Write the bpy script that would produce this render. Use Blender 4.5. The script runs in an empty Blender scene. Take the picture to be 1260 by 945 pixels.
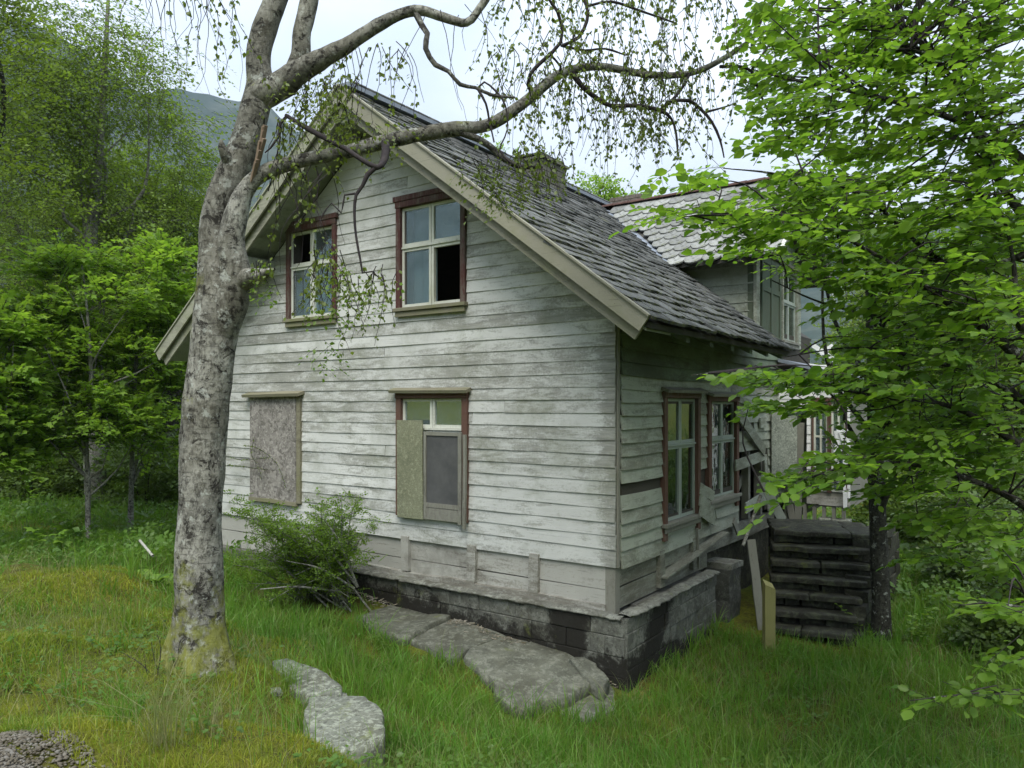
import bpy, math, random
import numpy as np
from mathutils import Vector, Matrix, noise as mnoise

# ------------------------------------------------------------------ camera, world, sun
scene = bpy.context.scene
COL = scene.collection
FPX, PCX, PCY = 924.0, 630.0, 498.0
FWD = np.array([0.8187, 0.5742]); RGT = np.array([0.5742, -0.8187])
CAM = np.array([-6.553, -3.370, 2.75])
cd = bpy.data.cameras.new('camera'); cam = bpy.data.objects.new('camera', cd); COL.objects.link(cam)
cam.location = CAM; cam.rotation_euler = (math.radians(90), 0, math.atan2(FWD[1], FWD[0]) - math.pi / 2)
cd.sensor_width = 36; cd.lens = 36 * FPX / 1260; cd.shift_y = 25.5 / 1260; cd.clip_start = 0.05; cd.clip_end = 6000
scene.camera = cam
SUN_EL, SUN_AZ = math.radians(56), math.radians(210)      # azimuth in the XY plane, from +X anticlockwise
world = bpy.data.worlds.new('World'); scene.world = world; world.use_nodes = True
wn = world.node_tree; wn.nodes.clear()
w_out = wn.nodes.new('ShaderNodeOutputWorld'); w_bg = wn.nodes.new('ShaderNodeBackground')
w_sky = wn.nodes.new('ShaderNodeTexSky'); w_sky.sky_type = 'NISHITA'; w_sky.sun_disc = False
w_sky.sun_elevation = SUN_EL; w_sky.sun_rotation = math.pi / 2 - SUN_AZ
w_tc = wn.nodes.new('ShaderNodeTexCoord'); w_map = wn.nodes.new('ShaderNodeMapping'); w_map.inputs['Scale'].default_value = (1, 1, 2.4)
w_no = wn.nodes.new('ShaderNodeTexNoise'); w_no.inputs['Scale'].default_value = 2.2; w_no.inputs['Detail'].default_value = 6
w_cr = wn.nodes.new('ShaderNodeValToRGB')
w_cr.color_ramp.elements[0].position = 0.3; w_cr.color_ramp.elements[0].color = (4.4, 5.1, 6.1, 1)
w_cr.color_ramp.elements[1].position = 0.72; w_cr.color_ramp.elements[1].color = (7.0, 7.5, 8.2, 1)
w_mx = wn.nodes.new('ShaderNodeMix'); w_mx.data_type = 'RGBA'; w_mx.inputs['Factor'].default_value = 0.93
wn.links.new(w_tc.outputs['Generated'], w_map.inputs['Vector']); wn.links.new(w_map.outputs[0], w_no.inputs['Vector'])
wn.links.new(w_no.outputs['Fac'], w_cr.inputs[0]); wn.links.new(w_sky.outputs[0], w_mx.inputs['A'])
wn.links.new(w_cr.outputs[0], w_mx.inputs['B']); 
w_sp = wn.nodes.new('ShaderNodeSeparateXYZ'); wn.links.new(w_tc.outputs['Generated'], w_sp.inputs[0])
w_ma = wn.nodes.new('ShaderNodeMath'); w_ma.operation = 'MULTIPLY_ADD'; w_ma.use_clamp = False; w_mm = wn.nodes.new('ShaderNodeMath'); w_mm.operation = 'MAXIMUM'; w_mm.inputs[1].default_value = 0
wn.links.new(w_sp.outputs[2], w_mm.inputs[0]); wn.links.new(w_mm.outputs[0], w_ma.inputs[0]); w_ma.inputs[1].default_value = 2.0; w_ma.inputs[2].default_value = 1.0   # overcast sky: zenith three times the horizon
w_vm = wn.nodes.new('ShaderNodeVectorMath'); w_vm.operation = 'SCALE'; wn.links.new(w_mx.outputs['Result'], w_vm.inputs[0]); wn.links.new(w_ma.outputs[0], w_vm.inputs[3])
wn.links.new(w_vm.outputs[0], w_bg.inputs[0])
w_bg.inputs[1].default_value = 0.064; wn.links.new(w_bg.outputs[0], w_out.inputs[0])
sd = bpy.data.lights.new('sun', 'SUN'); sun = bpy.data.objects.new('sun', sd); COL.objects.link(sun)
sd.energy = 2.6; sd.angle = math.radians(35); sd.color = (1, 0.95, 0.86)
sdir = Vector((math.cos(SUN_AZ) * math.cos(SUN_EL), math.sin(SUN_AZ) * math.cos(SUN_EL), math.sin(SUN_EL)))
sun.rotation_euler = sdir.to_track_quat('Z', 'Y').to_euler()
scene.view_settings.view_transform = 'Standard'; scene.view_settings.look = 'None'
scene.view_settings.exposure = 0.82; scene.view_settings.gamma = 1
scene.render.engine = 'CYCLES'
scene.cycles.use_denoising = True
scene.cycles.max_bounces = 8; scene.cycles.diffuse_bounces = 5; scene.cycles.transparent_max_bounces = 12

R = random.Random(5); RN = np.random.RandomState(5)

# ------------------------------------------------------------------ measuring helpers: a sight line met with a plane of the place
def ray(px, py):
    r = (px - PCX) / FPX; u = -(py - PCY) / FPX
    return np.array([FWD[0] + r * RGT[0], FWD[1] + r * RGT[1], u])
def onX(px, py, v=0.0): r = ray(px, py); return CAM + r * (v - CAM[0]) / r[0]
def onY(px, py, v=0.0): r = ray(px, py); return CAM + r * (v - CAM[1]) / r[1]
def onZ(px, py, v=0.0): r = ray(px, py); return CAM + r * (v - CAM[2]) / r[2]
def at(px, py, d): return CAM + ray(px, py) * d

# ------------------------------------------------------------------ object helpers
def link(name, data, parent=None):
    o = bpy.data.objects.new(name, data); COL.objects.link(o)
    if parent is not None: o.parent = parent
    return o
def tag(o, label=None, cat=None, group=None, kind=None):
    if label: o['label'] = label
    if cat: o['category'] = cat
    if group: o['group'] = group
    if kind: o['kind'] = kind
    return o
def empty(name, loc=(0, 0, 0)):
    o = link(name, None); o.location = loc; o.empty_display_size = 0.2; return o
def npmesh(name, V, Fs, mat, parent=None, smooth=False, rnd=None, link_it=True, origin=None):
    """V (n,3), Fs list of int arrays (m,k). rnd: per-face float attribute."""
    V = np.asarray(V, dtype=np.float32)
    if origin is not None: V = V - np.asarray(origin, dtype=np.float32)
    if not isinstance(Fs, list): Fs = [Fs]
    Fs = [np.asarray(f, dtype=np.int32) for f in Fs if len(f)]
    me = bpy.data.meshes.new(name)
    me.vertices.add(len(V)); me.vertices.foreach_set('co', V.ravel())
    nl = sum(f.size for f in Fs); nf = sum(len(f) for f in Fs)
    me.loops.add(nl); me.loops.foreach_set('vertex_index', np.concatenate([f.ravel() for f in Fs]))
    tot = np.concatenate([np.full(len(f), f.shape[1], np.int32) for f in Fs])
    me.polygons.add(nf); me.polygons.foreach_set('loop_start', (np.cumsum(tot) - tot).astype(np.int32))
    me.polygons.foreach_set('loop_total', tot)
    if smooth: me.polygons.foreach_set('use_smooth', np.ones(nf, dtype=bool))
    if rnd is not None:
        a = me.attributes.new('rnd', 'FLOAT', 'FACE'); a.data.foreach_set('value', np.asarray(rnd, dtype=np.float32))
    me.update(calc_edges=True)
    if mat: me.materials.append(mat)
    if not link_it: return me
    o = link(name, me, parent)
    if origin is not None: o.location = origin
    return o

class G:
    """collects solids, builds ONE mesh"""
    def __init__(s): s.V = []; s.F = []
    def add(s, V, F):
        b = len(s.V); s.V += [tuple(v) for v in V]; s.F += [tuple(i + b for i in f) for f in F]; return s
    def hexa(s, P):   # 8 points: bottom 4 ccw, top 4
        return s.add(P, [(0, 3, 2, 1), (4, 5, 6, 7), (0, 1, 5, 4), (1, 2, 6, 5), (2, 3, 7, 6), (3, 0, 4, 7)])
    def box(s, x0, x1, y0, y1, z0, z1):
        x0, x1 = min(x0, x1), max(x0, x1); y0, y1 = min(y0, y1), max(y0, y1); z0, z1 = min(z0, z1), max(z0, z1)
        return s.hexa([(x0, y0, z0), (x1, y0, z0), (x1, y1, z0), (x0, y1, z0), (x0, y0, z1), (x1, y0, z1), (x1, y1, z1), (x0, y1, z1)])
    def beam(s, a, b, w, t, up=(0, 0, 1), n=1, warp=0.0, rr=None):
        """plank from a to b, width w along 'up' (made square), thickness t"""
        a = Vector(a); b = Vector(b); d = (b - a).normalized(); up = Vector(up); up = (up - d * up.dot(d)).normalized(); sd_ = d.cross(up)
        rr = rr or R
        rings = []
        for i in range(n + 1):
            f = i / n; c = a.lerp(b, f) + up * rr.uniform(-1, 1) * warp + sd_ * rr.uniform(-1, 1) * warp * .6
            e = w * (1 + rr.uniform(-1, 1) * warp * 1.5)
            rings.append([c - up * e / 2 - sd_ * t / 2, c + up * e / 2 - sd_ * t / 2, c + up * e / 2 + sd_ * t / 2, c - up * e / 2 + sd_ * t / 2])
        V = [p for r_ in rings for p in r_]; F = [(3, 2, 1, 0), tuple(4 * n + k for k in range(4))]
        for i in range(n):
            for k in range(4): F.append((4 * i + k, 4 * i + (k + 1) % 4, 4 * i + 4 + (k + 1) % 4, 4 * i + 4 + k))
        return s.add(V, F)
    def mesh(s, name, mat):
        me = bpy.data.meshes.new(name); me.from_pydata(s.V, [], s.F)
        import bmesh
        bm = bmesh.new(); bm.from_mesh(me); bmesh.ops.recalc_face_normals(bm, faces=bm.faces); bm.to_mesh(me); bm.free()
        me.update()
        if mat: me.materials.append(mat)
        return me
    def obj(s, name, mat, parent=None, bevel=0):
        o = link(name, s.mesh(name, mat), parent)
        if bevel:
            m = o.modifiers.new('edge', 'BEVEL'); m.width = bevel; m.segments = 1; m.limit_method = 'ANGLE'
        return o

def catmull(P, step):
    P = np.asarray(P, float); out = []
    Q = np.vstack([2 * P[0] - P[1], P, 2 * P[-1] - P[-2]])
    for i in range(1, len(Q) - 2):
        p0, p1, p2, p3 = Q[i - 1], Q[i], Q[i + 1], Q[i + 2]
        n = max(1, int(np.linalg.norm((p2 - p1)[:3]) / step))
        for k in range(n):
            t = k / n
            out.append(.5 * ((2 * p1) + (-p0 + p2) * t + (2 * p0 - 5 * p1 + 4 * p2 - p3) * t * t + (-p0 + 3 * p1 - 3 * p2 + p3) * t ** 3))
    out.append(P[-1]); return np.array(out)
def tube(P, seg=8, step=None, bump=0.0, bscale=6.0, seed=0):
    """P rows x,y,z,r -> V,F"""
    P = np.asarray(P, float)
    if step: P = catmull(P, step)
    C = P[:, :3]; rad = np.maximum(P[:, 3], .0006)
    T = np.gradient(C, axis=0); T /= np.linalg.norm(T, axis=1)[:, None] + 1e-9
    u = np.cross(T[0], [0.31, 0.2, 0.9]); u /= np.linalg.norm(u) + 1e-9; U = []
    for t in T:
        u = u - t * (u @ t); u /= np.linalg.norm(u) + 1e-9; U.append(u)
    U = np.array(U); W = np.cross(T, U)
    a = np.linspace(0, 2 * np.pi, seg, endpoint=False)
    D = U[:, None, :] * np.cos(a)[None, :, None] + W[:, None, :] * np.sin(a)[None, :, None]
    rr = np.repeat(rad[:, None], seg, 1)
    if bump:
        Z = C[:, None, :] + D * rr[..., None]
        for i in range(len(C)):
            for j in range(seg):
                q = Z[i, j]
                v = Vector((q[0] * bscale + seed, q[1] * bscale, q[2] * bscale * .55))
                rr[i, j] *= 1 + bump * (mnoise.noise(v) + .5 * mnoise.noise(v * 3.1))
    V = (C[:, None, :] + D * rr[..., None]).reshape(-1, 3)
    n = len(C); i = np.arange(n - 1)[:, None] * seg; j = np.arange(seg)[None, :]; j2 = (j + 1) % seg
    F = np.stack([i + j, i + j2, i + seg + j2, i + seg + j], -1).reshape(-1, 4)
    return V, F
class TB:
    """joins many tubes into one mesh"""
    def __init__(s): s.V = []; s.F = []; s.n = 0
    def add(s, V, F): s.V.append(V); s.F.append(F + s.n); s.n += len(V)
    def obj(s, name, mat, parent=None, smooth=True, origin=None):
        return npmesh(name, np.vstack(s.V), np.vstack(s.F), mat, parent, smooth, origin=origin)

# ------------------------------------------------------------------ leaves
LEAF_BIG = (np.array([(0, 0, 0), (.26, .30, .07), (.26, -.30, .03), (.68, .33, .03), (.68, -.33, .0), (1, 0, -.16), (.48, 0, -.06)]),
            np.array([(0, 2, 6), (0, 6, 1), (1, 6, 3), (2, 4, 6), (3, 6, 5), (4, 5, 6)]))
LEAF_SMALL = (np.array([(0, 0, 0), (.42, .34, .07), (1, 0, -.03), (.42, -.34, .07)]), np.array([(0, 3, 2), (0, 2, 1)]))
LEAF_MAPLE = (np.array([(.38, 0, .05), (0, 0, 0), (.05, .3, -.05), (.28, .2, .0), (.5, .52, -.08), (.6, .2, .0), (1, 0, -.12),
                        (.6, -.2, .0), (.5, -.52, -.08), (.28, -.2, 0), (.05, -.3, -.05)]),
              np.array([(0, k, k + 1) for k in range(1, 10)] + [(0, 10, 1)])[:, ::-1])
def norm(a): return a / (np.linalg.norm(a, axis=-1, keepdims=True) + 1e-9)
def place(tpl, P, D, Nn, S):
    """copies of tpl at P, along D, normal Nn, size S -> V, F"""
    D = norm(D); Y = norm(np.cross(Nn, D)); Z = np.cross(D, Y)
    t, f = tpl
    V = P[:, None, :] + S[:, None, None] * (t[None, :, 0:1] * D[:, None, :] + t[None, :, 1:2] * Y[:, None, :] + t[None, :, 2:3] * Z[:, None, :])
    F = f[None] + (np.arange(len(P)) * len(t))[:, None, None]
    return V.reshape(-1, 3), F.reshape(-1, 3)
def sprays(P, D, L, nl, size, rs, flat=.8, droop=.15, spread=.9):
    """twigs starting at P along D with nl alternate leaves; returns leaf P,D,N,S and twig polylines"""
    m = len(P); D = norm(D); L = np.broadcast_to(L, (m,))
    up = norm(np.array([0, 0, 1.]) + rs.normal(0, 1 - flat, (m, 3)))
    side = norm(np.cross(D, up)); up = np.cross(side, D)
    t = (np.arange(nl) + .7) / nl
    LP, LD, LN = [], [], []
    for k in range(nl):
        s = 1 if k % 2 else -1
        pos = P + D * (L * t[k])[:, None] + np.array([0, 0, -1.]) * (L * droop * t[k] ** 2)[:, None]
        sp = spread * (1 - .5 * t[k])
        d = norm(D + side * s * sp + rs.normal(0, .22, (m, 3)))
        LP.append(pos + side * s * size * .15); LD.append(d + np.array([0, 0, -.12])); LN.append(up + rs.normal(0, .28 if flat < .8 else .42, (m, 3)))
    LP = np.concatenate(LP); LD = np.concatenate(LD); LN = np.concatenate(LN)
    S = size * rs.uniform(.45, 1.2, len(LP))
    return LP, LD, LN, S
def twigs(P, D, L, rad, droop=.15):
    """three-sided twigs for all sprays at once"""
    D = norm(D); m = len(P); out = []; L = np.broadcast_to(L, (m,))
    A = norm(np.cross(D, np.array([0.1, 0.2, 1.]))); B = np.cross(D, A)
    for t in (0, .5, 1):
        c = P + D * (L * t)[:, None] + np.array([0, 0, -1.]) * (L * droop * t * t)[:, None]
        r = rad * (1 - .75 * t)
        for k in range(3):
            a = k * 2.094
            out.append(c + (A * math.cos(a) + B * math.sin(a)) * r)
    V = np.stack(out, 1).reshape(-1, 3); F = []
    for s_ in (0, 3):
        for k in range(3): F.append((s_ + k, s_ + (k + 1) % 3, s_ + 3 + (k + 1) % 3, s_ + 3 + k))
    F = np.array(F)[None] + (np.arange(m) * 9)[:, None, None]
    return V, F.reshape(-1, 4)

# ------------------------------------------------------------------ material helpers
class NT:
    def __init__(s, name):
        s.m = bpy.data.materials.new(name); s.m.use_nodes = True; s.t = s.m.node_tree; s.t.nodes.clear()
        s.out = s.t.nodes.new('ShaderNodeOutputMaterial')
    def n(s, typ, _set=None, **inp):
        nd = s.t.nodes.new('ShaderNode' + typ)
        for k, v in (_set or {}).items(): setattr(nd, k, v)
        for k, v in inp.items():
            key = int(k[1:]) if k[0] == 'i' and k[1:].isdigit() else k.replace('_', ' ')
            s.put(nd, key, v)
        return nd
    def put(s, nd, key, v):
        if isinstance(v, bpy.types.NodeSocket): s.t.links.new(v, nd.inputs[key])
        elif isinstance(v, bpy.types.Node): s.t.links.new(v.outputs[0], nd.inputs[key])
        else: nd.inputs[key].default_value = v
    def pos(s): return s.n('NewGeometry').outputs['Position']
    def objc(s): return s.n('TexCoord').outputs['Object']
    def rand(s): return s.n('ObjectInfo').outputs['Random']
    def attr(s, nm): return s.n('Attribute', {'attribute_name': nm}).outputs['Fac']
    def math(s, op, a, b=0.0, c=None):
        nd = s.n('Math', {'operation': op}, i0=a, i1=b)
        if c is not None: s.put(nd, 2, c)
        return nd.outputs[0]
    def vmul(s, v, k): return s.n('VectorMath', {'operation': 'MULTIPLY'}, i0=v, i1=k).outputs[0]
    def vadd(s, v, k): return s.n('VectorMath', {'operation': 'ADD'}, i0=v, i1=k).outputs[0]
    def noise(s, vec, scale, detail=4, rough=.55, dist=0.0, col=False):
        nd = s.n('TexNoise', Vector=vec, Scale=scale, Detail=detail, Roughness=rough, Distortion=dist)
        return nd.outputs['Color'] if col else nd.outputs['Fac']
    def vor(s, vec, scale, feature='F1', rnd=1.0):
        nd = s.n('TexVoronoi', {'feature': feature}, Vector=vec, Scale=scale, Randomness=rnd); return nd
    def ramp(s, f, *st):
        nd = s.n('ValToRGB', i0=f); cr = nd.color_ramp
        while len(cr.elements) < len(st): cr.elements.new(.5)
        for e, (p, c) in zip(cr.elements, st):
            e.position = p; e.color = (*c, 1) if not isinstance(c, (int, float)) else (c, c, c, 1)
        return nd.outputs[0]
    def mix(s, f, a, b, mode='MIX'):
        nd = s.t.nodes.new('ShaderNodeMix'); nd.data_type = 'RGBA'; nd.blend_type = mode
        s.put(nd, 0, f); s.put(nd, 6, (*a, 1) if isinstance(a, tuple) else a); s.put(nd, 7, (*b, 1) if isinstance(b, tuple) else b)
        return nd.outputs[2]
    def sep(s, v): return s.n('SeparateXYZ', i0=v).outputs
    def bump(s, h, strength=.5, dist=.01, nrm=None):
        nd = s.n('Bump', Height=h, Strength=strength, Distance=dist)
        if nrm is not None: s.put(nd, 'Normal', nrm)
        return nd.outputs[0]
    def princ(s, col, rough=.8, nrm=None, spec=.3, **kw):
        nd = s.n('BsdfPrincipled'); s.put(nd, 'Base Color', (*col, 1) if isinstance(col, tuple) else col); s.put(nd, 'Roughness', rough)
        nd.inputs['Specular IOR Level'].default_value = spec
        if nrm is not None: s.put(nd, 'Normal', nrm)
        for k, v in kw.items(): s.put(nd, k.replace('_', ' '), v)
        return nd.outputs[0]
    def done(s, sh): s.t.links.new(sh, s.out.inputs[0]); return s.m

def m_wood(name, paint, bare, axis, wear=.5, stain=(.10, .12, .07), stain_amt=.5, corner=False, dark=None, grainb=.35):
    """painted, weathered board; grain runs along axis 0/1/2"""
    s = NT(name); p = s.objc(); r = s.rand()
    off = s.n('CombineXYZ', i0=s.math('MULTIPLY', r, 37.0), i1=s.math('MULTIPLY', r, 91.0), i2=s.math('MULTIPLY', r, 53.0)).outputs[0]
    q = s.vadd(p, off)
    sc = [14.0, 14.0, 14.0]; sc[axis] = 1.1
    g1 = s.noise(s.vmul(q, tuple(sc)), 3.0, 6, .65)
    sc2 = [5.0, 5.0, 5.0]; sc2[axis] = 1.2
    g2 = s.noise(s.vmul(q, tuple(sc2)), 2.2, 9, .78, .5)
    big = s.noise(p, .9, 4, .6)
    sp = s.noise(q, 42.0, 3, .6)
    f = s.math('ADD', s.math('MULTIPLY', g2, .62), s.math('MULTIPLY', g1, .22)); f = s.math('ADD', f, s.math('MULTIPLY', s.math('SUBTRACT', big, .5), .35))
    f = s.math('ADD', f, s.math('MULTIPLY', s.math('SUBTRACT', r, .5), .12)); f = s.math('ADD', f, s.math('MULTIPLY', s.math('SUBTRACT', sp, .5), .18))
    if corner:
        y = s.sep(p)[1]
        f = s.math('ADD', f, s.math('MULTIPLY', s.math('MAXIMUM', s.math('SUBTRACT', .22, y), 0.0), .7))
    lo = .66 - wear * .3
    wm = s.ramp(f, (lo - .05, 0.0), (lo - .01, .35), (lo + .05, .85), (min(1, lo + .2), 1.0))
    pc = s.mix(s.ramp(big, (.35, 0.0), (.7, 1.0)), tuple(c * .86 for c in paint), tuple(min(.9, c * 1.08) for c in paint))
    pc = s.mix(s.math('MULTIPLY', r, .30), pc, tuple(c * .72 for c in paint))
    bc = s.mix(s.ramp(g1, (.35, 0.0), (.7, 1.0)), tuple(c * .6 for c in bare), tuple(c * 1.25 for c in bare))
    c = s.mix(wm, pc, bc)
    stn = s.ramp(s.noise(s.vadd(p, (3.0, 9.0, 4.0)), 1.7, 7, .68), (.5, 0.0), (.74, stain_amt))
    c = s.mix(stn, c, stain)
    nail = s.ramp(s.noise(q, 90.0, 1, .5), (.73, 0.0), (.77, .6))
    c = s.mix(nail, c, (.06, .055, .045))
    sc3 = [30.0, 30.0, 30.0]; sc3[axis] = 1.0
    crk = s.ramp(s.noise(s.vmul(q, tuple(sc3)), 2.5, 5, .7), (.60, 0.0), (.68, .55)); c = s.mix(crk, c, tuple(x * .4 for x in bare))
    if dark is not None: c = s.mix(s.ramp(s.noise(s.vadd(p, (7.0, 2.0, 1.0)), 1.1, 6, .65), (.4, 0.0), (.6, dark)), c, (.07, .085, .055))
    h = s.math('ADD', s.math('MULTIPLY', g1, .6), s.math('MULTIPLY', wm, -.5))
    return s.done(s.princ(c, .78, s.bump(h, grainb, .006)))

def m_simple(name, a, b, scale=8.0, rough=.85, bump=.3, det=6, spec=.25, mul=(1, 1, 1)):
    s = NT(name); p = s.vmul(s.objc(), tuple(float(x) for x in mul)); r = s.rand()
    q = s.vadd(p, s.n('CombineXYZ', i0=s.math('MULTIPLY', r, 31.0), i1=s.math('MULTIPLY', r, 17.0)).outputs[0])
    f = s.noise(q, scale, det, .65)
    c = s.mix(s.ramp(f, (.35, 0.0), (.68, 1.0)), a, b)
    c = s.mix(s.math('MULTIPLY', r, .35), c, tuple(x * .6 for x in a))
    return s.done(s.princ(c, rough, s.bump(f, bump, .01), spec))

def m_slate(name, a, b, moss=.3, stripe=True):
    s = NT(name); p = s.objc(); r = s.rand(); ar = s.attr('rnd')
    rr = s.math('FRACT', s.math('ADD', r, ar))
    f = s.noise(p, 7.0, 6, .7)
    c = s.mix(rr, a, b)
    c = s.mix(s.ramp(f, (.47, 0.0), (.66, .5)), c, (.21, .22, .215))
    c = s.mix(s.ramp(s.noise(p, 23.0, 4, .7), (.5, 0.0), (.66, .7)), c, (.045, .047, .043))
    c = s.mix(s.ramp(s.noise(s.vadd(p, (4., 1., 2.)), 2.1, 7, .75), (.60, 0.0), (.68, moss)), c, (.13, .145, .03))
    return s.done(s.princ(c, .86, s.bump(f, .5, .006), .15))

def m_stone(name, a, b, lich=(.55, .58, .52), lam=.6, dark=.5, lscale=9.0, tar=None):
    s = NT(name); p = s.objc(); r = s.rand()
    q = s.vadd(p, s.n('CombineXYZ', i0=s.math('MULTIPLY', r, 31.0), i1=s.math('MULTIPLY', r, 17.0)).outputs[0])
    f = s.noise(q, 4.0, 8, .7); g = s.noise(q, 30.0, 5, .75)
    c = s.mix(s.ramp(f, (.35, 0.0), (.65, 1.0)), a, b)
    c = s.mix(s.math('MULTIPLY', r, .45), c, tuple(x * .5 for x in a))
    c = s.mix(s.ramp(s.noise(p, 1.7, 6, .7), (.45, 0.), (.65, .55)), c, tuple(x * .55 for x in (a[0] * 1.1, a[1], a[2] * .8)))
    c = s.mix(s.ramp(s.noise(q, lscale, 6, .75, .4), (.5, 0.0), (.58, lam)), c, lich)
    c = s.mix(s.ramp(g, (.52, 0.0), (.66, dark)), c, (.06, .06, .05))
    if tar: c = tar(s, p, c)
    c = s.mix(s.ramp(s.noise(s.vadd(p, (4., 1., 2.)), 3.3, 6, .7), (.6, 0.0), (.72, .8)), c, (.12, .14, .03))
    h = s.math('ADD', f, s.math('MULTIPLY', g, .35))
    return s.done(s.princ(c, .85, s.bump(h, .7, .03), .25))

def m_leaf(name, a, b, c3, trans=.45, scale=.8, rough=.42, spec=.35):
    s = NT(name); r = s.math('FRACT', s.math('ADD', s.attr('rnd'), s.rand())); p = s.pos()
    n = s.noise(p, scale, 4, .6)
    c = s.mix(s.ramp(n, (.38, 0.0), (.62, 1.0)), a, b); c = s.mix(s.math('MULTIPLY', r, .55), c, c3)
    pr = s.princ(c, rough, None, spec)
    tr = s.n('BsdfTranslucent', Color=s.mix(.5, c, s.mix(1.0, c, (1.9, 1.9, .55), 'MULTIPLY')))
    return s.done(s.n('MixShader', i0=trans, i1=pr, i2=tr).outputs[0])

def m_bark(name, a, b, dk, moss=.6, base_z=None, scale=9.0, mosscol=(.125, .135, .022)):
    s = NT(name); p = s.objc(); q = s.vmul(p, (1., 1., .6))
    n1 = s.noise(q, scale * .45, 7, .7, .2); n2 = s.noise(q, scale * 3.2, 5, .75); lent = s.noise(s.vmul(p, (4., 4., 26.)), 2.0, 4, .65)
    c = s.mix(s.ramp(n1, (.36, 0.0), (.62, 1.0)), a, b)
    c = s.mix(s.ramp(n2, (.46, 0.0), (.60, .8)), c, tuple(x * .38 for x in a))
    c = s.mix(s.ramp(s.noise(p, 1.3, 5, .6), (.45, 0.), (.6, .5)), c, tuple(x * .8 for x in (a[0], a[1] * .96, a[2] * .8)))
    c = s.mix(s.ramp(lent, (.56, 0.0), (.64, .55)), c, dk)
    blot = s.ramp(s.noise(s.vadd(p, (5., 3., 1.)), scale * 1.15, 6, .75, .6), (.56, 0.0), (.60, .9))
    c = s.mix(blot, c, dk)
    c = s.mix(s.ramp(s.noise(s.vadd(p, (9., 3., 1.)), scale * 1.1, 5, .7), (.58, 0.0), (.63, .75)), c, (.36, .38, .34))
    mf = s.noise(s.vadd(p, (2., 7., 5.)), 3.2, 7, .75)
    if base_z is not None:
        z = s.sep(p)[2]; k = s.math('MULTIPLY', s.math('MAXIMUM', s.math('SUBTRACT', base_z + 1.5, z), 0.0), .235)
        mf = s.math('ADD', mf, k)
    nz = s.sep(s.n('NewGeometry').outputs['Normal']); mf = s.math('ADD', mf, s.math('MULTIPLY', nz[2], .06)); mf = s.math('ADD', mf, s.math('MULTIPLY', nz[1], .07))
    mf = s.math('ADD', mf, s.math('MULTIPLY', s.math('SUBTRACT', s.noise(p, 24.0, 4, .7), .5), .30)); mm = s.ramp(mf, (.60, 0.0), (.74, moss))
    mcol = s.mix(s.noise(p, 11.0, 6, .8), tuple(x * .55 for x in mosscol), tuple(x * 2.0 for x in mosscol))
    c = s.mix(mm, c, mcol)
    h = s.math('ADD', s.math('MULTIPLY', n2, .8), s.math('ADD', n1, s.math('MULTIPLY', blot, -.4)))
    return s.done(s.princ(c, .9, s.bump(h, .9, .02), .15))

PAINT = (.52, .535, .51); BARE = (.30, .31, .28)
M = {}
M['gable'] = m_wood('gable_paint', PAINT, (.25, .255, .225), 1, .72, (.13, .145, .085), .6, True)
M['side'] = m_wood('side_paint_shaded', (.33, .36, .30), (.19, .195, .155), 0, .68, (.08, .095, .05), .65)  # dirty green, plus this wall's shade put into the darker colour
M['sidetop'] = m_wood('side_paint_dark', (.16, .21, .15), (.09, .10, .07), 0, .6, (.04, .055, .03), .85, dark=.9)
M['annex'] = m_wood('annex_paint', (.78, .8, .8), (.4, .41, .38), 1, .25, (.2, .24, .15), .3)
M['skirt'] = m_wood('skirt_wood', (.37, .37, .335), (.175, .165, .135), 1, .68, (.06, .052, .035), .75)
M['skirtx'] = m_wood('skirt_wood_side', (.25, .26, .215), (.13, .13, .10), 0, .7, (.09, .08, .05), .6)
M['barge'] = m_wood('bargeboard_wood', (.25, .245, .19), (.17, .165, .13), 1, .5, (.16, .175, .06), .55)
M['barge_old'] = m_wood('old_bargeboard', (.34, .35, .27), (.24, .24, .19), 1, .6, (.14, .16, .06), .7)
M['soffit'] = m_wood('soffit_wood', (.30, .33, .26), (.2, .21, .17), 1, .5, (.10, .13, .06), .6)
M['red'] = m_wood('red_casing_paint', (.085, .030, .027), (.13, .11, .09), 2, .8, (.05, .04, .03), .6)
M['redbrown'] = m_wood('brown_casing_paint', (.115, .062, .045), (.16, .13, .10), 2, .45, (.06, .06, .04), .5)
M['sash'] = m_wood('sash_paint', (.60, .62, .55), (.3, .3, .24), 2, .45, (.22, .24, .10), .5)
M['sash_grey'] = m_wood('grey_sash_paint', (.34, .39, .35), (.2, .22, .19), 2, .45, (.12, .15, .09), .5)
M['grey'] = m_wood('grey_timber', (.22, .22, .185), (.15, .145, .12), 2, .5, (.07, .08, .04), .6)
M['mossy_timber'] = m_wood('mossy_timber', (.2, .19, .13), (.12, .11, .08), 1, .5, (.13, .15, .04), .8)
M['yellow_post'] = m_wood('yellow_lichen_timber', (.25, .235, .09), (.19, .175, .075), 2, .5, (.2, .22, .06), .5)
M['core'] = m_wood('gap_shade_sheathing', (.06, .055, .045), (.045, .04, .03), 1, .5, (.03, .03, .02), .6)  # near-black backing: the shade inside the board gaps is in this colour
M['deck'] = m_simple('roof_deck', (.05, .05, .045), (.09, .085, .07))
M['dark'] = m_simple('dark_interior', (.02, .022, .02), (.045, .045, .04), 2.0)
M['room'] = m_simple('room_wallpaper', (.10, .12, .12), (.16, .18, .18), 2.0)
M['metal'] = m_simple('zinc_flashing', (.16, .19, .24), (.26, .29, .33), 9.0, .5, .1, spec=.5)
M['lead'] = m_simple('rusted_cap', (.035, .04, .05), (.08, .085, .10), 12.0, .6)
M['brick'] = m_simple('sooty_brick', (.10, .085, .075), (.19, .16, .14), 14.0)
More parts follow.
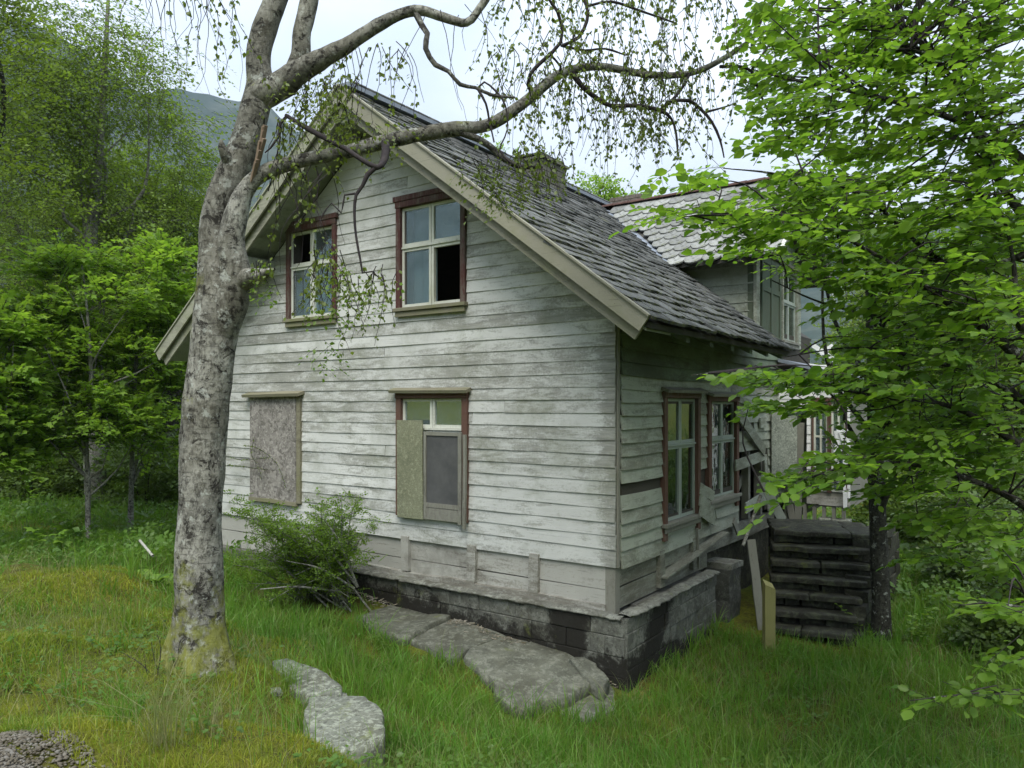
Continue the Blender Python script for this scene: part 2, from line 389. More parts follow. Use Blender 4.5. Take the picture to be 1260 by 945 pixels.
M['chim'] = m_simple('chimney_stone', (.07, .072, .055), (.17, .17, .14), 10.0, bump=.6)
M['mortar'] = m_simple('mortar', (.10, .10, .09), (.18, .18, .16), 20.0)
M['redtile'] = m_simple('red_ridge_tile', (.065, .036, .03), (.10, .055, .044), 12.0)
M['slate'] = m_slate('roof_slate', (.030, .032, .031), (.13, .136, .134), .6)
M['slate2'] = m_slate('dormer_slate', (.14, .145, .14), (.31, .32, .305), .4)
def tarfn(s, p, c):
    x, y, z = s.sep(p)[0:3]
    n = s.noise(p, 3.2, 8, .75, .3); n2 = s.noise(p, 11.0, 7, .8)
    nn = s.math('ADD', s.math('MULTIPLY', n, 1.1), s.math('MULTIPLY', n2, .7)); nn = s.math('SUBTRACT', nn, .2)
    # old tar coat: lower band (rises towards the corner), and a slab left of the flaked area on the side
    side = s.math('LESS_THAN', y, -.13)
    low_g = s.math('SUBTRACT', s.math('ADD', .30, s.math('MULTIPLY', y, .085)), z)
    low_s = s.math('SUBTRACT', s.math('SUBTRACT', .36, s.math('MULTIPLY', x, .16)), z)
    low = s.math('ADD', s.math('MULTIPLY', side, low_s), s.math('MULTIPLY', s.math('SUBTRACT', 1., side), low_g))
    a = s.math('ADD', s.math('MULTIPLY', low, 1.5), s.math('SUBTRACT', nn, .55))
    dx = s.math('ABSOLUTE', s.math('SUBTRACT', x, s.math('ADD', .18, s.math('MULTIPLY', z, .75))))
    b = s.math('MULTIPLY', side, s.math('SUBTRACT', s.math('ADD', nn, -.15), s.math('MULTIPLY', dx, 1.6)))
    dy = s.math('ABSOLUTE', s.math('SUBTRACT', y, .45))
    d = s.math('MULTIPLY', s.math('SUBTRACT', 1., side), s.math('SUBTRACT', s.math('ADD', nn, -.20), s.math('MULTIPLY', dy, 1.9)))
    e = s.math('SUBTRACT', nn, s.math('ADD', .56, s.math('MULTIPLY', s.math('SUBTRACT', .78, z), 1.6)))
    t = s.math('MAXIMUM', s.math('MAXIMUM', a, b), s.math('MAXIMUM', d, e))
    t = s.math('ADD', t, s.math('MULTIPLY', s.math('SUBTRACT', s.noise(p, 45.0, 5, .8), .5), .35)); t = s.ramp(t, (.02, 0.0), (.12, .75), (.2, 1.0))
    c = s.mix(s.math('MULTIPLY', t, .96), c, (.014, .013, .010))
    return c
M['found'] = m_stone('foundation_render', (.085, .088, .075), (.175, .18, .155), (.26, .27, .235), .4, 1.0, 9.0, tarfn)
M['coping'] = m_stone('coping_render', (.12, .122, .105), (.23, .235, .20), (.33, .345, .30), .45, 1.0, 9.0)
M['rock'] = m_stone('lichen_rock', (.13, .14, .115), (.215, .23, .19), (.31, .335, .27), .7, 1.0, 19.0)
M['flag'] = m_stone('flagstone', (.085, .09, .07), (.16, .165, .13), (.23, .24, .195), .5, .8, 12.0)
M['pier'] = m_stone('stained_pier', (.05, .052, .045), (.12, .125, .11), (.2, .21, .18), .4, 1.0, 12.0)
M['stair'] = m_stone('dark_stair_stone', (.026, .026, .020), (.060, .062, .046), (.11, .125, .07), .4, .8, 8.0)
M['osb'] = None; M['glass'] = None

def m_osb(name, a, b, k):
    s = NT(name); p = s.objc()
    v1 = s.n('TexVoronoi', {'feature': 'F1'}, Vector=s.vmul(s.vadd(p, s.vmul(s.noise(p, 9.0, 3, .5, 0, True), (.12, .12, .12))), (30., 30., 9.)), Scale=k)
    v2 = s.n('TexVoronoi', {'feature': 'F1'}, Vector=s.vmul(p, (12., 12., 34.)), Scale=k * .8)
    f = s.math('FRACT', s.math('ADD', s.sep(v1.outputs['Color'])[0], s.sep(v2.outputs['Color'])[1]))
    n = s.noise(p, 2.2, 6, .65)
    c = s.mix(f, a, b); c = s.mix(s.ramp(n, (.4, 0.0), (.7, .55)), c, tuple(x * .65 for x in a))
    c = s.mix(s.ramp(s.noise(p, 30.0, 5, .7), (.52, 0.), (.64, .5)), c, tuple(x * 1.5 for x in b))
    return s.done(s.princ(c, .85, s.bump(f, .4, .004), .2))
M['osb'] = m_osb('weathered_chipboard', (.12, .112, .10), (.31, .295, .27), .75)
M['osb_green'] = m_osb('green_chipboard', (.14, .15, .095), (.235, .245, .165), 4.0)
M['osb_side'] = m_osb('side_chipboard', (.15, .17, .14), (.30, .32, .27), 1.6)
def m_glass(name, refl, tint=(.75, .85, .85), dust=.12, dustc=(.35, .42, .45)):
    s = NT(name); p = s.objc()
    tr = s.n('BsdfTransparent', Color=(*tint, 1)); 
    gl = s.n('BsdfGlossy', Color=(.9, .95, 1, 1), Roughness=.03, Normal=s.bump(s.noise(p, 1.6, 3), .25, .05))
    df = s.n('BsdfDiffuse', Color=(*dustc, 1))
    a = s.n('MixShader', i0=refl, i1=tr, i2=gl)
    d = s.ramp(s.noise(p, 3.0, 6, .7), (.35, dust * .3), (.7, dust))
    return s.done(s.n('MixShader', i0=d, i1=a, i2=df).outputs[0])
M['glass'] = m_glass('old_window_glass', .36)
M['glass_side'] = m_glass('side_window_glass', .26, (.5, .6, .5), .04, (.2, .25, .2))
M['curtain'] = m_simple('faded_curtain', (.32, .40, .44), (.48, .56, .60), 2.0, mul=(9, 9, 1))
M['lace'] = m_simple('green_lace', (.025, .045, .036), (.11, .16, .135), 26.0)
M['tarp'] = m_simple('grey_screen', (.075, .077, .078), (.12, .122, .12), 5.0, .6)

# ------------------------------------------------------------------ terrain
GCTRL = []
for px, py, z in [(20, 935, 1.22), (120, 930, 1.18), (245, 828, .92), (300, 900, 1.0), (100, 700, .98), (30, 690, .95), (215, 762, .90), (0, 800, 1.12), (170, 800, 1.02),
                  (420, 905, .62), (360, 800, .68), (330, 760, .52), (420, 770, .42), (500, 830, .22), (560, 930, .30), (650, 900, .05), (540, 800, .26), (480, 930, .42),
                  (130, 655, .45), (200, 670, .42), (60, 625, .5), (200, 725, .42), (760, 865, -.02), (850, 820, -.02), (900, 900, -.05), (1040, 800, -.02),
                  (1200, 900, 0), (1150, 730, 0), (1250, 760, .05), (760, 930, .0), (1100, 680, 0), (1250, 650, 0), (450, 742, .36), (385, 735, .42), (600, 850, .15), (650, 868, .10)]:
    q = onZ(px, py, z); GCTRL.append((q[0], q[1], z, .9))
for x, y, z in [(-9, -3, 1.3), (-8, -6, 1.2), (-6.5, -3.3, 1.15), (-5.5, -5, .7), (-3, -6, .2), (0, -6, 0), (6, -8, 0), (-10, 3, 1.3), (-12, 10, 1.2), (0, 12, .6), (8, 12, .6),
                (3, 3, .2), (7, 3, .3), (-.4, 5.2, .50), (-.4, 6.8, .52), (-2, 6.5, .45), (20, 0, 0), (25, -15, 0), (30, 20, 1.5), (10, 25, 1.2), (-10, 25, 1.5), (-.35, 3.5, .43), (-.35, 1.7, .36), (-.35, 1.1, .31), (-.35, .5, .23), (-.25, 0, .12), (-.8, 1.3, .26), (-.9, 2.0, .30), (-.8, .6, .18), (-1.2, 2.6, .34), (-1.2, 4.2, .42), (-.15, -.4, .0), (.8, -.5, 0), (-.6, -.3, .03)]:
    GCTRL.append((x, y, z, 1.0))
GC = np.array(GCTRL)
def hgt(x, y):
    x = np.atleast_1d(np.asarray(x, float)); y = np.atleast_1d(np.asarray(y, float))
    d2 = (x[:, None] - GC[None, :, 0]) ** 2 + (y[:, None] - GC[None, :, 1]) ** 2
    w = 1 / (d2 + .06) ** 1.7
    z = (w * GC[None, :, 2]).sum(1) / w.sum(1)
    rr = np.hypot(x, y)
    z = z + .045 * np.sin(x * 2.3 + 1.1 * np.sin(y * 1.7)) * np.sin(y * 2.9 + 1) * np.clip((x + 30) / 30, .3, 1)
    z = z + np.clip(rr - 32, 0, 400) * .05 + 1.5 * np.sin(x * .05) * np.clip((rr - 25) / 40, 0, 1)
    return z
def H(x, y): return float(hgt(x, y)[0])

# ------------------------------------------------------------------ HOUSE
house = empty('wooden_house'); tag(house, 'abandoned white clapboard house with slate roof and boarded windows', 'house')
def FX(u, w, z): return (-w, u, z)          # gable wall frame: u along Y, w outward
def FY(u, w, z): return (u, -w, z)          # side wall frame
def fbox(g, fr, u0, u1, w0, w1, z0, z1):
    a = fr(u0, w0, z0); b = fr(u1, w1, z1); return g.box(a[0], b[0], a[1], b[1], a[2], b[2])
def lap(fr, u0b, u1b, u0t, u1t, z0, z1, rnd, sag=0.0, tilt=0.0, wb=.019, wt=.008, n=4):
    """one lap board: bottom edge proud"""
    g = G(); rings = []
    for i in range(n + 1):
        f = i / n; ub = u0b + (u1b - u0b) * f; ut = u0t + (u1t - u0t) * f
        e = rnd.uniform(-.0035, .0035); ww = rnd.uniform(-.004, .005)
        s_ = sag * math.sin(math.pi * f) + tilt * (f - .5)
        rings.append([fr(ub, wb - .018 + ww, z0 + e + s_), fr(ub, wb + ww, z0 + e + s_), fr(ut, wt + ww * .3, z1 + s_), fr(ut, wt - .018, z1 + s_)])
    V = [p for r_ in rings for p in r_]; F = [(3, 2, 1, 0), tuple(4 * n + k for k in range(4))]
    for i in range(n):
        for k in range(4): F.append((4 * i + k, 4 * i + (k + 1) % 4, 4 * i + 4 + (k + 1) % 4, 4 * i + 4 + k))
    return g.add(V, F)
def subtract(iv, cuts):
    out = [iv]
    for a, b in cuts:
        nx = []
        for x, y in out:
            if b <= x or a >= y: nx.append((x, y)); continue
            if a > x: nx.append((x, a))
            if b < y: nx.append((b, y))
        out = nx
    return [o for o in out if o[1] - o[0] > .02]
RK = .756
W_ = 6.54; MID = 3.27
def rake(z): return max(0.0, (z - 3.52) / RK - .30)          # wall limit under the roof

# wall cores (boarding coloured dark for the shade in the gaps)
# window openings in the gable (u0,u1,z0,z1) clear of casing
OPEN_G = [(1.93, 2.76, 3.93, 5.06), (4.02, 4.80, 3.93, 5.05), (1.88, 2.78, 1.50, 2.86), (4.68, 5.6, 1.50, 2.86)]
def holed_wall(fr, name, u0, u1, top, cuts, w0, w1, mat, zb=1.17):
    """wall core as vertical strips round the openings"""
    g = G(); us = sorted({u0, u1, *[c for o in cuts for c in o[:2]], *( [MID] if fr is FX else [])})
    for a, b in zip(us[:-1], us[1:]):
        zz = [(o[2], o[3]) for o in cuts if o[0] <= a + 1e-6 and o[1] >= b - 1e-6]
        for z0, z1 in subtract((zb, 99), zz):
            ta, tb = (top(a), top(b)) if z1 > 90 else (z1, z1)
            P = [fr(a, w0, z0), fr(b, w0, z0), fr(b, w1, z0), fr(a, w1, z0), fr(a, w0, ta), fr(b, w0, tb), fr(b, w1, tb), fr(a, w1, ta)]
            g.hexa(P)
    return g.obj(name, mat, house)
gtop = lambda u: 3.70 + RK * min(u, W_ - u)
gable = holed_wall(FX, 'gable_wall', 0.02, W_, gtop, OPEN_G, -.14, -.004, M['core'])
OPEN_S = [(1.2, 2.03, 1.52, 2.76), (2.53, 3.42, 1.66, 2.76), (3.62, 4.86, 1.15, 2.42)]
side = holed_wall(FY, 'side_wall', 0.14, 7.6, lambda u: 3.90, OPEN_S, -.14, -.004, M['core'])
rest = G(); rest.box(.14, 7.6, W_ - .12, W_ - .002, .0, 3.9); rest.box(7.46, 7.6, .14, W_ - .13, 0, 3.9)
rest.obj('rear_wall', M['dark'], house)
# interior: floors, partitions seen through the panes
inn = G(); inn.box(.16, 7.4, .16, W_ - .14, 1.05, 1.12); inn.box(.16, 7.4, .16, W_ - .14, 3.50, 3.58)
inn.obj('floor_boards', M['dark'], house)
pw = G(); pw.box(2.2, 2.26, .2, W_ - .2, 1.13, 3.49); pw.box(2.0, 2.06, .75, W_ - .75, 3.59, 4.3); pw.obj('partition_wall', M['room'], house)

rb = random.Random(11)
CAS_G = [(1.84, 2.86, 3.84, 5.155), (3.93, 4.89, 3.84, 5.13), (1.80, 2.86, 1.42, 2.93), (4.61, 5.68, 1.42, 2.93)]
zs = [1.176]; z = 1.176 + .175
while z < 6.02: zs.append(z); z += .1325 + rb.uniform(-.004, .004)
zs.append(z)
for k in range(len(zs) - 1):
    z0, z1 = zs[k], zs[k + 1]; zm = (z0 + z1) / 2
    iv = (rake(z0), W_ - rake(z0))
    cuts = [(a + .03, b - .03) for a, b, c, d in CAS_G if c + .02 < zm < d - .01]
    ivs = subtract(iv, cuts)
    if rb.random() < .45:
        j = rb.uniform(.8, 5.6); ivs = [q for a, b in ivs for q in subtract((a, b), [(j, j + .006)])]
    for a, b in ivs:
        at_ = max(a, rake(z1)) if a == iv[0] else a; bt = min(b, W_ - rake(z1)) if b == iv[1] else b
        if bt - at_ < .02: bt = at_ + .02
        if abs(a - iv[0]) < 1e-6 and z0 < 3.6: a -= rb.uniform(0, .012); at_ = a
        lap(FX, a, b, at_, bt, z0 - .012, z1, rb, sag=rb.uniform(-.004, .003), n=6 if b - a > 1.5 else 2).obj('clapboard', M['gable'], gable)

# ---- side wall boards
zs2 = [1.150]; z = 1.150 + .17
while z < 3.72: zs2.append(z); z += .1335 + rb.uniform(-.004, .004)
zs2.append(z)
CAS_S = [(1.07, 2.13, 1.40, 2.90), (2.41, 3.54, 1.50, 2.87)]
GAPS = [(.12, 1.10, 1.855, 1.99), (2.13, 2.44, 1.45, 1.99), (3.54, 4.97, 1.99, 2.16), (3.54, 4.97, 1.42, 1.97), (3.54, 4.3, 2.38, 2.52), (3.60, 4.97, 1.18, 1.42)]
for k in range(len(zs2) - 1):
    z0, z1 = zs2[k], zs2[k + 1]; zm = (z0 + z1) / 2
    cuts = [(a + .03, b - .03) for a, b, c, d in CAS_S if c + .02 < zm < d - .01] + [(a, b) for a, b, c, d in GAPS if c < zm < d]
    for a, b in subtract((.10, 5.56), cuts):
        parts = [(a, b)]
        if b - a > 2.4: j = rb.uniform(a + .8, b - .8); parts = [(a, j), (j + .01, b)]
        for a2, b2 in parts:
            t = rb.uniform(-.01, .01) if zm > 1.5 else 0
            if a2 > 2.1 and b2 < 2.5: t = rb.uniform(-.01, .02)
            sg = -.035 * (b2 - a2) / 5 if zm > 2.9 else -.006
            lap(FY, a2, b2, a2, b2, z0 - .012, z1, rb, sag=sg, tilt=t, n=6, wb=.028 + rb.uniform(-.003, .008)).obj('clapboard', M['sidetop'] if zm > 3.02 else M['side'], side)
cb = G(); fbox(cb, FY, .02, .06, .004, .022, 1.16, 3.75); cb.obj('corner_board', M['grey'], side)
cb = G(); cb.box(.004, .10, .002, .11, .70, 3.7); cb.obj('corner_post', M['grey'], side)
# fallen and slanting boards by the second side window
def slant(p0, p1, w, depth, mat='side', name='loose_board', t=.022, n=3, parent=None):
    a = onY(*p0, depth); b = onY(*p1, depth); g = G(); g.beam(a, b, w, t, (0, 0, 1), n, .006, rb); return g.obj(name, M[mat], parent or side)
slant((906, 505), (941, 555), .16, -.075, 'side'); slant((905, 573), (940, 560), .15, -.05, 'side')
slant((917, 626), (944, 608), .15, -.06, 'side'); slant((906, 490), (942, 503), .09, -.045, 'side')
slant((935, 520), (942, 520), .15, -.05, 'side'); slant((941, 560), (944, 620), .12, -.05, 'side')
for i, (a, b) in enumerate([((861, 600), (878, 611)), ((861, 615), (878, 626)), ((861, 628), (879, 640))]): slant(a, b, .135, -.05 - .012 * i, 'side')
slant((903, 640), (908, 655), .10, -.04, 'grey'); slant((858, 650), (860, 700), .02, -.05, 'grey')
for x in (3.66, 4.15, 4.72):
    g = G(); g.box(x, x + .09, .02, .12, 1.12, 2.5); g.obj('stud', M['grey'], side)
g = G(); g.beam((3.5, .1, 1.3), (4.9, .16, 2.1), .12, .03, (0, 0, 1), 2, .01, rb); g.obj('brace', M['grey'], side)

# ---- skirt below the cladding and stub posts
sk = G(); 
for z0, z1 in ((.70, .93), (.935, 1.19)):
    g = G(); g.beam((.035, .11, (z0 + z1) / 2), (.035, W_, (z0 + z1) / 2), z1 - z0 - .008, .05, (0, 0, 1), 9, .005, rb); g.obj('sill_plank', M['skirt'], gable)
g = G(); g.beam((.02, .10, .735), (-.01, 3.6, .745), .10, .09, (0, 0, 1), 9, .012, rb); g.obj('sill_beam', M['skirt'], gable)
for z0, z1 in ((.74, .95), (.955, 1.17)):
    g = G(); g.beam((.11, .04, (z0 + z1) / 2), (2.5, .04, (z0 + z1) / 2 - .01), z1 - z0 - .008, .05, (0, 0, 1), 5, .006, rb); g.obj('sill_plank', M['skirtx'], side)
g = G(); g.beam((2.5, .06, 1.0), (5.5, .06, .98), .24, .05, (0, 0, 1), 5, .01, rb); g.obj('sill_plank', M['skirtx'], side)
for (px, py0, py1) in ((433, 655, 672), (498, 660, 702), (580, 669, 720), (657, 681, 731)):
    t = onX(px, py0, -.03); b = onX(px, py1, -.03)
    g = G(); g.beam((-.012, t[1], 1.20), (-.012, b[1] + rb.uniform(-.01, .01), max(b[2], .72)), .115, .055, (0, 1, 0), 2, .006, rb); g.obj('stub_post', M['skirt'], gable)
for (px, py0, py1) in ((814, 680, 722), (854, 668, 700)):
    t = onY(px, py0, -.02); b = onY(px, py1, -.02)
    g = G(); g.beam((t[0], -.005, 1.17), (b[0], -.012, b[2]), .12, .055, (1, 0, 0), 2, .006, rb); g.obj('stub_post', M['skirtx'], side)
g = G(); g.beam((1.0, -.03, .88), (2.9, -.05, 1.12), .02, .15, (0, 0, 1), 3, .01, rb); g.obj('torn_sheathing', M['skirtx'], side)

# ---- foundation
fnd = G(); fnd.box(-.10, .4, -.17, W_, -.6, .70); fnd.box(.41, 2.24, -.17, .3, -.6, .72); b_ = G(); b_.box(2.25, 5.4, .10, .3, -.6, .95)
foundation = fnd.obj('foundation', M['mortar'], house); b_.obj('cellar_wall', M['stair'], house)  # recessed wall in dark stair stone: the recess shade is in its colour
rf = random.Random(4)
def fblock(fr, u0, u1, z0, z1, w):
    g = G(); pr = w + rf.uniform(-.006, .010); j = lambda: rf.uniform(-.006, .006)
    P = []
    for (ww, zz0, zz1, ins) in ((-.05, z0, z1, 0), (pr - .006, z0, z1, 0), (pr, z0, z1, .006)):
        P.append([fr(u0 + .002 + ins + j() * .5, ww, zz0 + .002 + ins + j() * .4), fr(u1 - .002 - ins + j() * .5, ww, zz0 + .002 + ins + j() * .4), fr(u1 - .002 - ins + j() * .5, ww, zz1 - .002 - ins), fr(u0 + .002 + ins + j() * .5, ww, zz1 - .002 - ins)])
    V = [q for p in P for q in p]; F = [(8, 9, 10, 11)]
    for i in (0, 4):
        for k in range(4): F.append((i + k, i + (k + 1) % 4, i + 4 + (k + 1) % 4, i + 4 + k))
    return g.add(V, F)
zc_ = .70
for r_ in range(6):
    hh_ = rf.uniform(.15, .22); z1 = zc_; z0 = z1 - hh_; zc_ = z0; u = -.165 + (0 if r_ % 2 else -.0)
    first = True
    while u < 4.6:
        l = rf.uniform(.36, .52) * (.5 if first and r_ % 2 else 1); first = False
        if z1 > .09 * u - .15:
            fblock(lambda a, w, zz: (-.10 - w, a, zz), u, min(u + l, 4.6), z0, z1, .02).obj('foundation_block', M['found'], foundation)
        u += l
zc_ = .72
for r_ in range(6):
    hh_ = rf.uniform(.13, .2); z1 = zc_; z0 = z1 - hh_; zc_ = z0; u = -.12; first = True
    while u < 2.24:
        l = rf.uniform(.3, .48) * (.55 if first and r_ % 2 else 1); first = False
        fblock(lambda a, w, zz: (a, -.17 - w, zz), u, min(u + l, 2.26), z0, z1, .02).obj('foundation_block', M['found'], foundation)
        u += l
    fblock(lambda a, w, zz: (2.245 + w, a, zz), -.165, .14, z0, z1, .02).obj('foundation_block', M['found'], foundation)
# coping: rounded, chipped lip
def coping(pts, r, name):
    P = [(x, y, z_, r * rf.uniform(.85, 1.15)) for x, y, z_ in pts]
    V, F = tube(P, 12, .05, .42, 13.0, 3); V[:, 2] = pts[0][2] + (V[:, 2] - pts[0][2]) * .30
    npmesh(name, V, F, M['coping'], foundation, True)
coping([(-.08, 4.4, .712), (-.09, 3, .712), (-.085, 1.6, .712), (-.075, .3, .712), (-.08, -.13, .715)], .082, 'coping')
coping([(-.09, -.14, .735), (.4, -.15, .735), (1.2, -.15, .735), (2.24, -.15, .735)], .085, 'coping')
cp = G(); cp.box(-.02, .10, .12, 4.5, .70, .715); cp.obj('ledge', M['coping'], foundation)
# second pier on the side
pr_ = G(); pr_.beam((2.78, -.06, -.3), (2.80, -.08, .70), .42, .34, (1, 0, 0), 5, .02, rf); pier = pr_.obj('foundation_pier', M['pier'], foundation)
P_ = G(); P_.beam((2.6, -.08, .73), (3.02, -.08, .72), .07, .38, (0, 0, 1), 2, .01, rf); P_.obj('pier_cap', M['coping'], foundation)

# ---- windows
def window(fr, cas, case_mat, sash_mat, glass, nrow_split, curtains=(), head=True, sill=True, depth=.0, cw=.085, label=None, legs=0.0, missing=()):
    u0, u1, z0, z1 = cas; g = G(); rr = random.Random(int(u0 * 100 + z0 * 10))
    for a, b in ((u0, u0 + cw), (u1 - cw, u1)):
        fbox(g, fr, a, b, -.10, .052, z0 - legs, z1 - .07)
    fbox(g, fr, u0 - .005, u1 + .005, -.10, .060, z1 - .075, z1)
    win = g.obj('window', M[case_mat], house, .004)
    if label: win['label'] = label
    if head:
        g = G(); a = fr(u0 - .045, .075, z1 + .012); b = fr(u1 + .045, .075, z1 + .018); g.beam(a, b, .10, .035, fr(0, 1, -.35), 2, .003, rr); g.obj('drip_cap', M['mossy_timber' if fr is FX else 'grey'], win)
    a, b, c, d = u0 + cw, u1 - cw, z0 + .035, z1 - .08
    sp = c + (d - c) * nrow_split; mid = (a + b) / 2; w0, w1 = -.035, .008; f = .032
    def sash(a_, b_, c_, d_):
        g = G(); fbox(g, fr, a_, a_ + f, w0, w1, c_, d_); fbox(g, fr, b_ - f, b_, w0, w1, c_, d_)
        fbox(g, fr, a_ + f, b_ - f, w0, w1 - .003, c_, c_ + f * 1.2); fbox(g, fr, a_ + f, b_ - f, w0, w1 - .003, d_ - f, d_)
        g.obj('sash', M[sash_mat], win)
    k = 0
    for (c_, d_) in ((c, sp - .012), (sp + .012, d)):
        for (a_, b_) in ((a, mid - .004), (mid + .004, b)):
            sash(a_, b_, c_, d_)
            if k not in missing:
                g = G(); fbox(g, fr, a_ + f - .004, b_ - f + .004, -.018 + .002 * k, -.014 + .002 * k, c_ + f, d_ - f + .002); g.obj('pane', M[glass], win)
            k += 1
    g = G(); fbox(g, fr, a, b, -.03, .022, sp - .010, sp + .010); g.obj('transom', M[sash_mat], win)
    if sill:
        g = G(); fbox(g, fr, u0 - .02, u1 + .02, -.02, .085, z0 - .012, z0 + .030); fbox(g, fr, u0, u1, .03, .062, z0 - .075, z0 - .014); g.obj('sill', M[sill if isinstance(sill, str) else 'mossy_timber'], win, .004)
    for (ca, cb_, cc, cd_, cm) in curtains:
        g = G(); n = 8; A = a + (b - a) * ca; B = a + (b - a) * cb_; Z0 = c + (d - c) * cc; Z1 = c + (d - c) * cd_
        V = []; 
        for i in range(n + 1):
            u = A + (B - A) * i / n; w = -.16 + .014 * math.sin(i * 2.1)
            V += [fr(u, w, Z0), fr(u, w, Z1), fr(u, w - .004, Z1), fr(u, w - .004, Z0)]
        F = [(4 * i + q, 4 * i + (q + 1) % 4, 4 * i + 4 + (q + 1) % 4, 4 * i + 4 + q) for i in range(n) for q in range(4)]
        g.add(V, F); g.obj('curtain', M[cm], win)
    return win
w1_ = window(FX, (1.83, 2.88, 3.86, 5.15), 'red', 'sash', 'glass', .60, [(.56, 1, 0, .58, 'curtain'), (0, .10, 0, .5, 'curtain'), (.0, 1, .62, 1, 'curtain')], head=False, cw=.07, missing=(0,), label='upper window with red casing and pale curtains')
w2_ = window(FX, (3.93, 4.90, 3.86, 5.12), 'red', 'sash', 'glass', .60, [(0, .95, 0, .60, 'curtain'), (0, .30, .62, 1, 'curtain')], head=False, cw=.065, missing=(3,), label='upper window behind hanging twigs')
for uu0, uu1, zz in ((1.80, 2.91, 5.15), (3.90, 4.93, 5.12)):
    g = G(); fbox(g, FX, uu0, uu1, .02, .07, zz, zz + .06); g.obj('head_board', M['red'], w1_ if uu0 < 3 else w2_)
# ground floor right: chipboard half and grey screen
w3_ = window(FX, (1.80, 2.88, 1.44, 2.90), 'redbrown', 'sash', 'glass', .74, [(0, 1, .72, 1, 'lace')], sill=False, cw=.08, label='lower window covered by green board and grey screen')
g = G(); g.beam(FX(2.63, .075, 2.57), FX(2.62, .075, 1.43), .40, .018, (0, 1, 0), 1, 0, rb); g.obj('chipboard_panel', M['osb_green'], w3_)
g = G(); fbox(g, FX, 1.90, 2.40, .060, .066, 1.62, 2.40); g.obj('screen', M['tarp'], w3_)
g = G(); fbox(g, FX, 2.375, 2.41, .055, .080, 1.44, 2.44); fbox(g, FX, 1.86, 1.905, .055, .080, 1.42, 2.44); fbox(g, FX, 1.905, 2.375, .057, .078, 2.40, 2.44); fbox(g, FX, 1.905, 2.375, .058, .078, 1.58, 1.63); fbox(g, FX, 1.905, 2.375, .056, .074, 1.44, 1.575)
g.obj('screen_frame', M['grey'], w3_)
g = G(); g.beam(FX(1.80, .075, 2.42), FX(1.815, .08, 1.38), .035, .03, (0, 1, 0), 4, .008, rb); g.obj('torn_strip', M['grey'], w3_)
# ground floor left: fully boarded
g = G(); fbox(g, FX, 4.61, 4.68, -.1, .055, 1.44, 2.86); fbox(g, FX, 5.62, 5.69, -.1, .040, 1.44, 2.86); w4_ = g.obj('window', M['mossy_timber'], house, .004); w4_['label'] = 'lower window boarded with weathered chipboard'
g = G(); g.beam(FX(4.56, .07, 2.90), FX(5.75, .07, 2.885), .13, .04, (-1, 0, -.3), 3, .005, rb); g.obj('drip_cap', M['mossy_timber'], w4_)
g = G(); fbox(g, FX, 4.685, 5.665, .042, .058, 1.455, 2.865); g.obj('chipboard_panel', M['osb'], w4_)
g = G(); g.beam(FX(4.67, .05, 1.43), FX(5.68, .05, 1.445), .05, .04, (0, 0, 1), 4, .006, rb); g.obj('sill', M['mossy_timber'], w4_)
# side windows
window(FY, (1.07, 2.13, 1.42, 2.90), 'redbrown', 'sash_grey', 'glass_side', .615, [(.0, .30, 0, 1, 'lace')], sill='grey', cw=.085, legs=.16, label='first side window with brown casing')
window(FY, (2.41, 3.54, 1.53, 2.87), 'redbrown', 'sash_grey', 'glass_side', .60, [], sill='grey', cw=.095, legs=.14, label='second side window with brown casing')

# ---- roof
XE0, XE1 = -.55, 4.02
roofp = lambda y: 3.50 + RK * (y + .59)                 # top of the deck, right slope
dk = G()
def slope_box(g, x0, x1, y0, y1, t, up, right=True):
    f = (lambda y: roofp(y)) if right else (lambda y: roofp(W_ - y))
    g.hexa([(x0, y0, f(y0) - t + up), (x1, y0, f(y0) - t + up), (x1, y1, f(y1) - t + up), (x0, y1, f(y1) - t + up),
            (x0, y0, f(y0) + up), (x1, y0, f(y0) + up), (x1, y1, f(y1) + up), (x0, y1, f(y1) + up)])
slope_box(dk, XE0 + .04, XE1, -.59, MID, .05, -.03); slope_box(dk, XE1 + .001, 7.9, .05, MID - .002, .05, -.03)
slope_box(dk, XE0 + .04, 7.9, MID + .002, W_ + .59, .05, -.03, False)
roof = dk.obj('roof', M['deck'], house)
# slates on the right slope
rs_ = np.random.RandomState(3)
def slate_mesh(w, l, t, round_=False, n=7):
    V = []; pts = []
    if round_:
        for i in range(n + 1):
            a = math.pi * i / n; pts.append((-.5 * w * math.cos(a), -.5 * w * math.sin(a) * .85 + .18 * w))
        pts = pts + [(w / 2, l), (-w / 2, l)]
    else: pts = [(-w / 2, 0.01), (-w * .33, 0), (w * .3, .006), (w / 2, -.005), (w / 2, l), (-w / 2, l)]
    m = len(pts)
    V = [(x, y, t) for x, y in pts] + [(x, y, 0) for x, y in pts]
    F = [tuple(range(m)), tuple(range(2 * m - 1, m - 1, -1))] + [(i, m + i, m + (i + 1) % m, (i + 1) % m) for i in range(m)]
    return V, F
ang = math.atan(RK); exp_, wl = .175, .22
LEN = (MID + .59) / math.cos(ang); rows = int(LEN / exp_)
tplV, tplF = slate_mesh(wl * .95, .33, .026)
tms = []
for v_ in range(5):
    g = G(); g.add([(x * (1 + rs_.uniform(-.03, .03)), y + (rs_.uniform(-.012, .012) if y < .1 else 0), z_) for x, y, z_ in tplV], tplF); tms.append(g.mesh('slate', M['slate']))
cands = []
